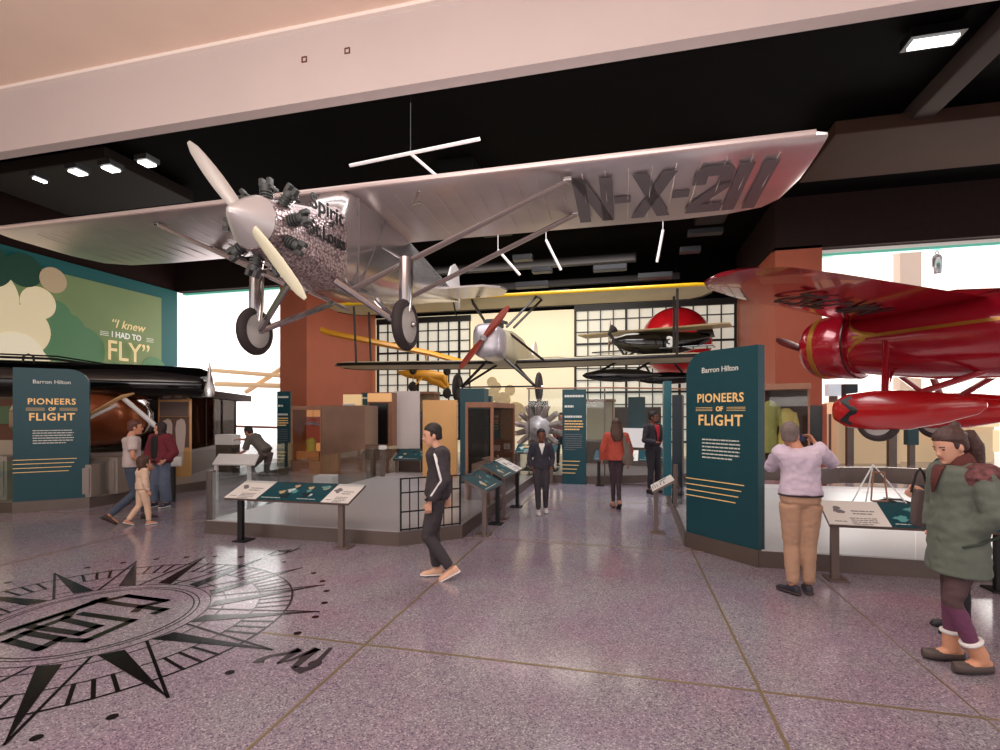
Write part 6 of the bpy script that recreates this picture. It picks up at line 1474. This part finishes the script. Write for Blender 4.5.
t, J, s, HM = person('woman in a maroon jacket and wide jeans facing the man in the pale t shirt', *cam_dir(-6.48, 9.75).xy, fa(-.22, -1), 1.62,
    dict(build=1.0, hf=(.75, .7, 0), elR=(.30, .0, 1.13), wrR=(.23, .12, .98), hdR=(-.3, .5, -.5), elL=(-.30, -.02, 1.13), wrL=(-.22, .12, .98), hdL=(.3, .5, -.5), head=(0, .02, 1.62), knL=(-.12, .04, .5), anL=(-.14, .0, .09), knR=(.1, .04, .5), anR=(.12, .05, .09)),
    dict(skin='light', hairm=mat('hood_brown', rgb(52, 40, 40), .8), hair='hood', trousers=cloth('light_jeans', 92, 102, 124), top=cloth('maroon_jacket', 112, 36, 48), shoes=mat('blue_shoe', rgb(40, 44, 62), .5), inf=.05, low=-.10, flare=.2, legfat=1.5, tinf=.02, collar=True,
         front=dict(rows=[(-.02, .055), (.2, .07), (.45, .075), (.7, .075), (.88, .07), (.97, .06)], m=cloth('black_top', 26, 30, 28), name='black_top')))

# crouching man leaning on the far bench
t, J, s, HM = person('man in a grey shirt bending over with one arm stretched out', *cam_dir(-5.6, 12.0).xy, fa(-1, .2), 1.75,
    dict(pel=(0, -.12, .90), chest=(0, .13, 1.13), neck=(0, .27, 1.26), head=(0, .36, 1.35), hf=(0, 1, -.35), hu=(0, .35, 1), shL=(-.17, .22, 1.2), shR=(.17, .22, 1.22), elL=(-.2, .30, .92), wrL=(-.14, .5, .84), elR=(.2, .50, 1.16), wrR=(.2, .76, 1.16), hdR=(0, 1, 0), pmR=(0, 0, -1),
         hiL=(-.09, -.12, .87), knL=(-.1, .2, .52), anL=(-.1, .0, .09), hiR=(.09, -.12, .87), knR=(.1, -.05, .46), anR=(.1, -.3, .09)),
    dict(skin='tan', hairm=HD, trousers=cloth('taupe_trousers', 88, 76, 72), top=cloth('olive_grey_shirt', 100, 94, 88), shoes=mat('brown_shoe', rgb(56, 34, 30), .4), soles=M_black, inf=.018, low=0.0, sleeve=.9, topname='shirt'))
# woman glimpsed through the far glass
t, J, s, HM = person('dark haired woman in a rust top seen through the far glass wall', *cam_dir(1.82, 15.2).xy, fa(.1, -1), 1.6,
    dict(build=.95), dict(skin='tan', hairm=HD, hair='bob', trousers=cloth('ink_trousers', 40, 38, 46), top=cloth('rust_top', 128, 62, 56), shoes=mat('shoe_black', rgb(24, 20, 22), .3), inf=.02, vox=.015, bvox=.012), z=.2)
# ================================================================== light and camera
def area(name, loc, rot, size, power, col=(1, 1, 1), sy=None, spread=PI):
    l = bpy.data.lights.new(name, 'AREA'); l.energy = power; l.color = col; l.size = size; l.spread = spread
    if sy: l.shape = 'RECTANGLE'; l.size_y = sy
    o = bpy.data.objects.new(name, l); COL.objects.link(o); o.location = loc; o.rotation_euler = rot; return o
w = bpy.data.worlds.new('world'); SC.world = w; w.use_nodes = True
bg = w.node_tree.nodes['Background']; bg.inputs[0].default_value = (1.0, .945, .93, 1); bg.inputs[1].default_value = 1.0
area('daylight_left', (-15.3, 18.5, 4.0), (math.radians(-90), 0, 0), 5, 130, (1, .96, .94), 5)
area('daylight_right', (11, 18.5, 3.8), (math.radians(-90), 0, 0), 9, 620, (1, .95, .90), 5)
area('hall_wash', (-3.5, 9.5, 7.9), (0, 0, 0), 7, 380, (1, .96, .95), 7)
area('ceiling_fill', (-2, -2.6, 2.4), (math.radians(170), 0, 0), 9, 760, (1, .89, .82), 3)  # added unseen lamp low behind the camera, brightens the cream ceiling
area('front_wash', (-2, 1.0, 6.9), (math.radians(8), 0, 0), 9, 240, (1, .97, .95), 4)
area('aisle_wash', (-.4, 10.8, 7.8), (0, 0, 0), 3.5, 420, (1, .97, .98), 6)  # added lamp with no fitting, brightens the aisle floor and people
area('back_wash', (-3.6, 17.5, 7.0), (math.radians(20), 0, 0), 8, 380, (1, .9, .8), 3)
for i, (x, y) in enumerate(((-1.6, 8.0), (-.9, 8.2), (.6, 8.0), (1.4, 8.4), (2.2, 8.0), (-3.0, 8.3), (3.4, 8.2))):
    l = bpy.data.lights.new('spot', 'SPOT'); l.energy = 120; l.color = (1, .93, .88); l.spot_size = 1.0; l.spot_blend = .6; l.shadow_soft_size = .25
    o = bpy.data.objects.new('ceiling_spot', l); COL.objects.link(o); o.location = (x, y, 7.9); o.rotation_euler = (math.radians(-8), 0, 0)
cam = bpy.data.cameras.new('camera'); co = bpy.data.objects.new('camera', cam); COL.objects.link(co)
co.location = (0, 0, 1.8); co.rotation_euler = (PI/2, 0, YAW)
cam.sensor_width = 36; cam.sensor_fit = 'HORIZONTAL'; cam.lens = 36*510/1000; cam.shift_y = .038; cam.clip_start = .05; cam.clip_end = 200
SC.camera = co
SC.view_settings.view_transform = 'Standard'; SC.view_settings.look = 'None'; SC.view_settings.exposure = 0
SC.cycles.use_denoising = True
SC.cycles.max_bounces = 8; SC.cycles.transparent_max_bounces = 24; SC.cycles.glossy_bounces = 4; SC.cycles.diffuse_bounces = 4
SC.cycles.sample_clamp_indirect = 8
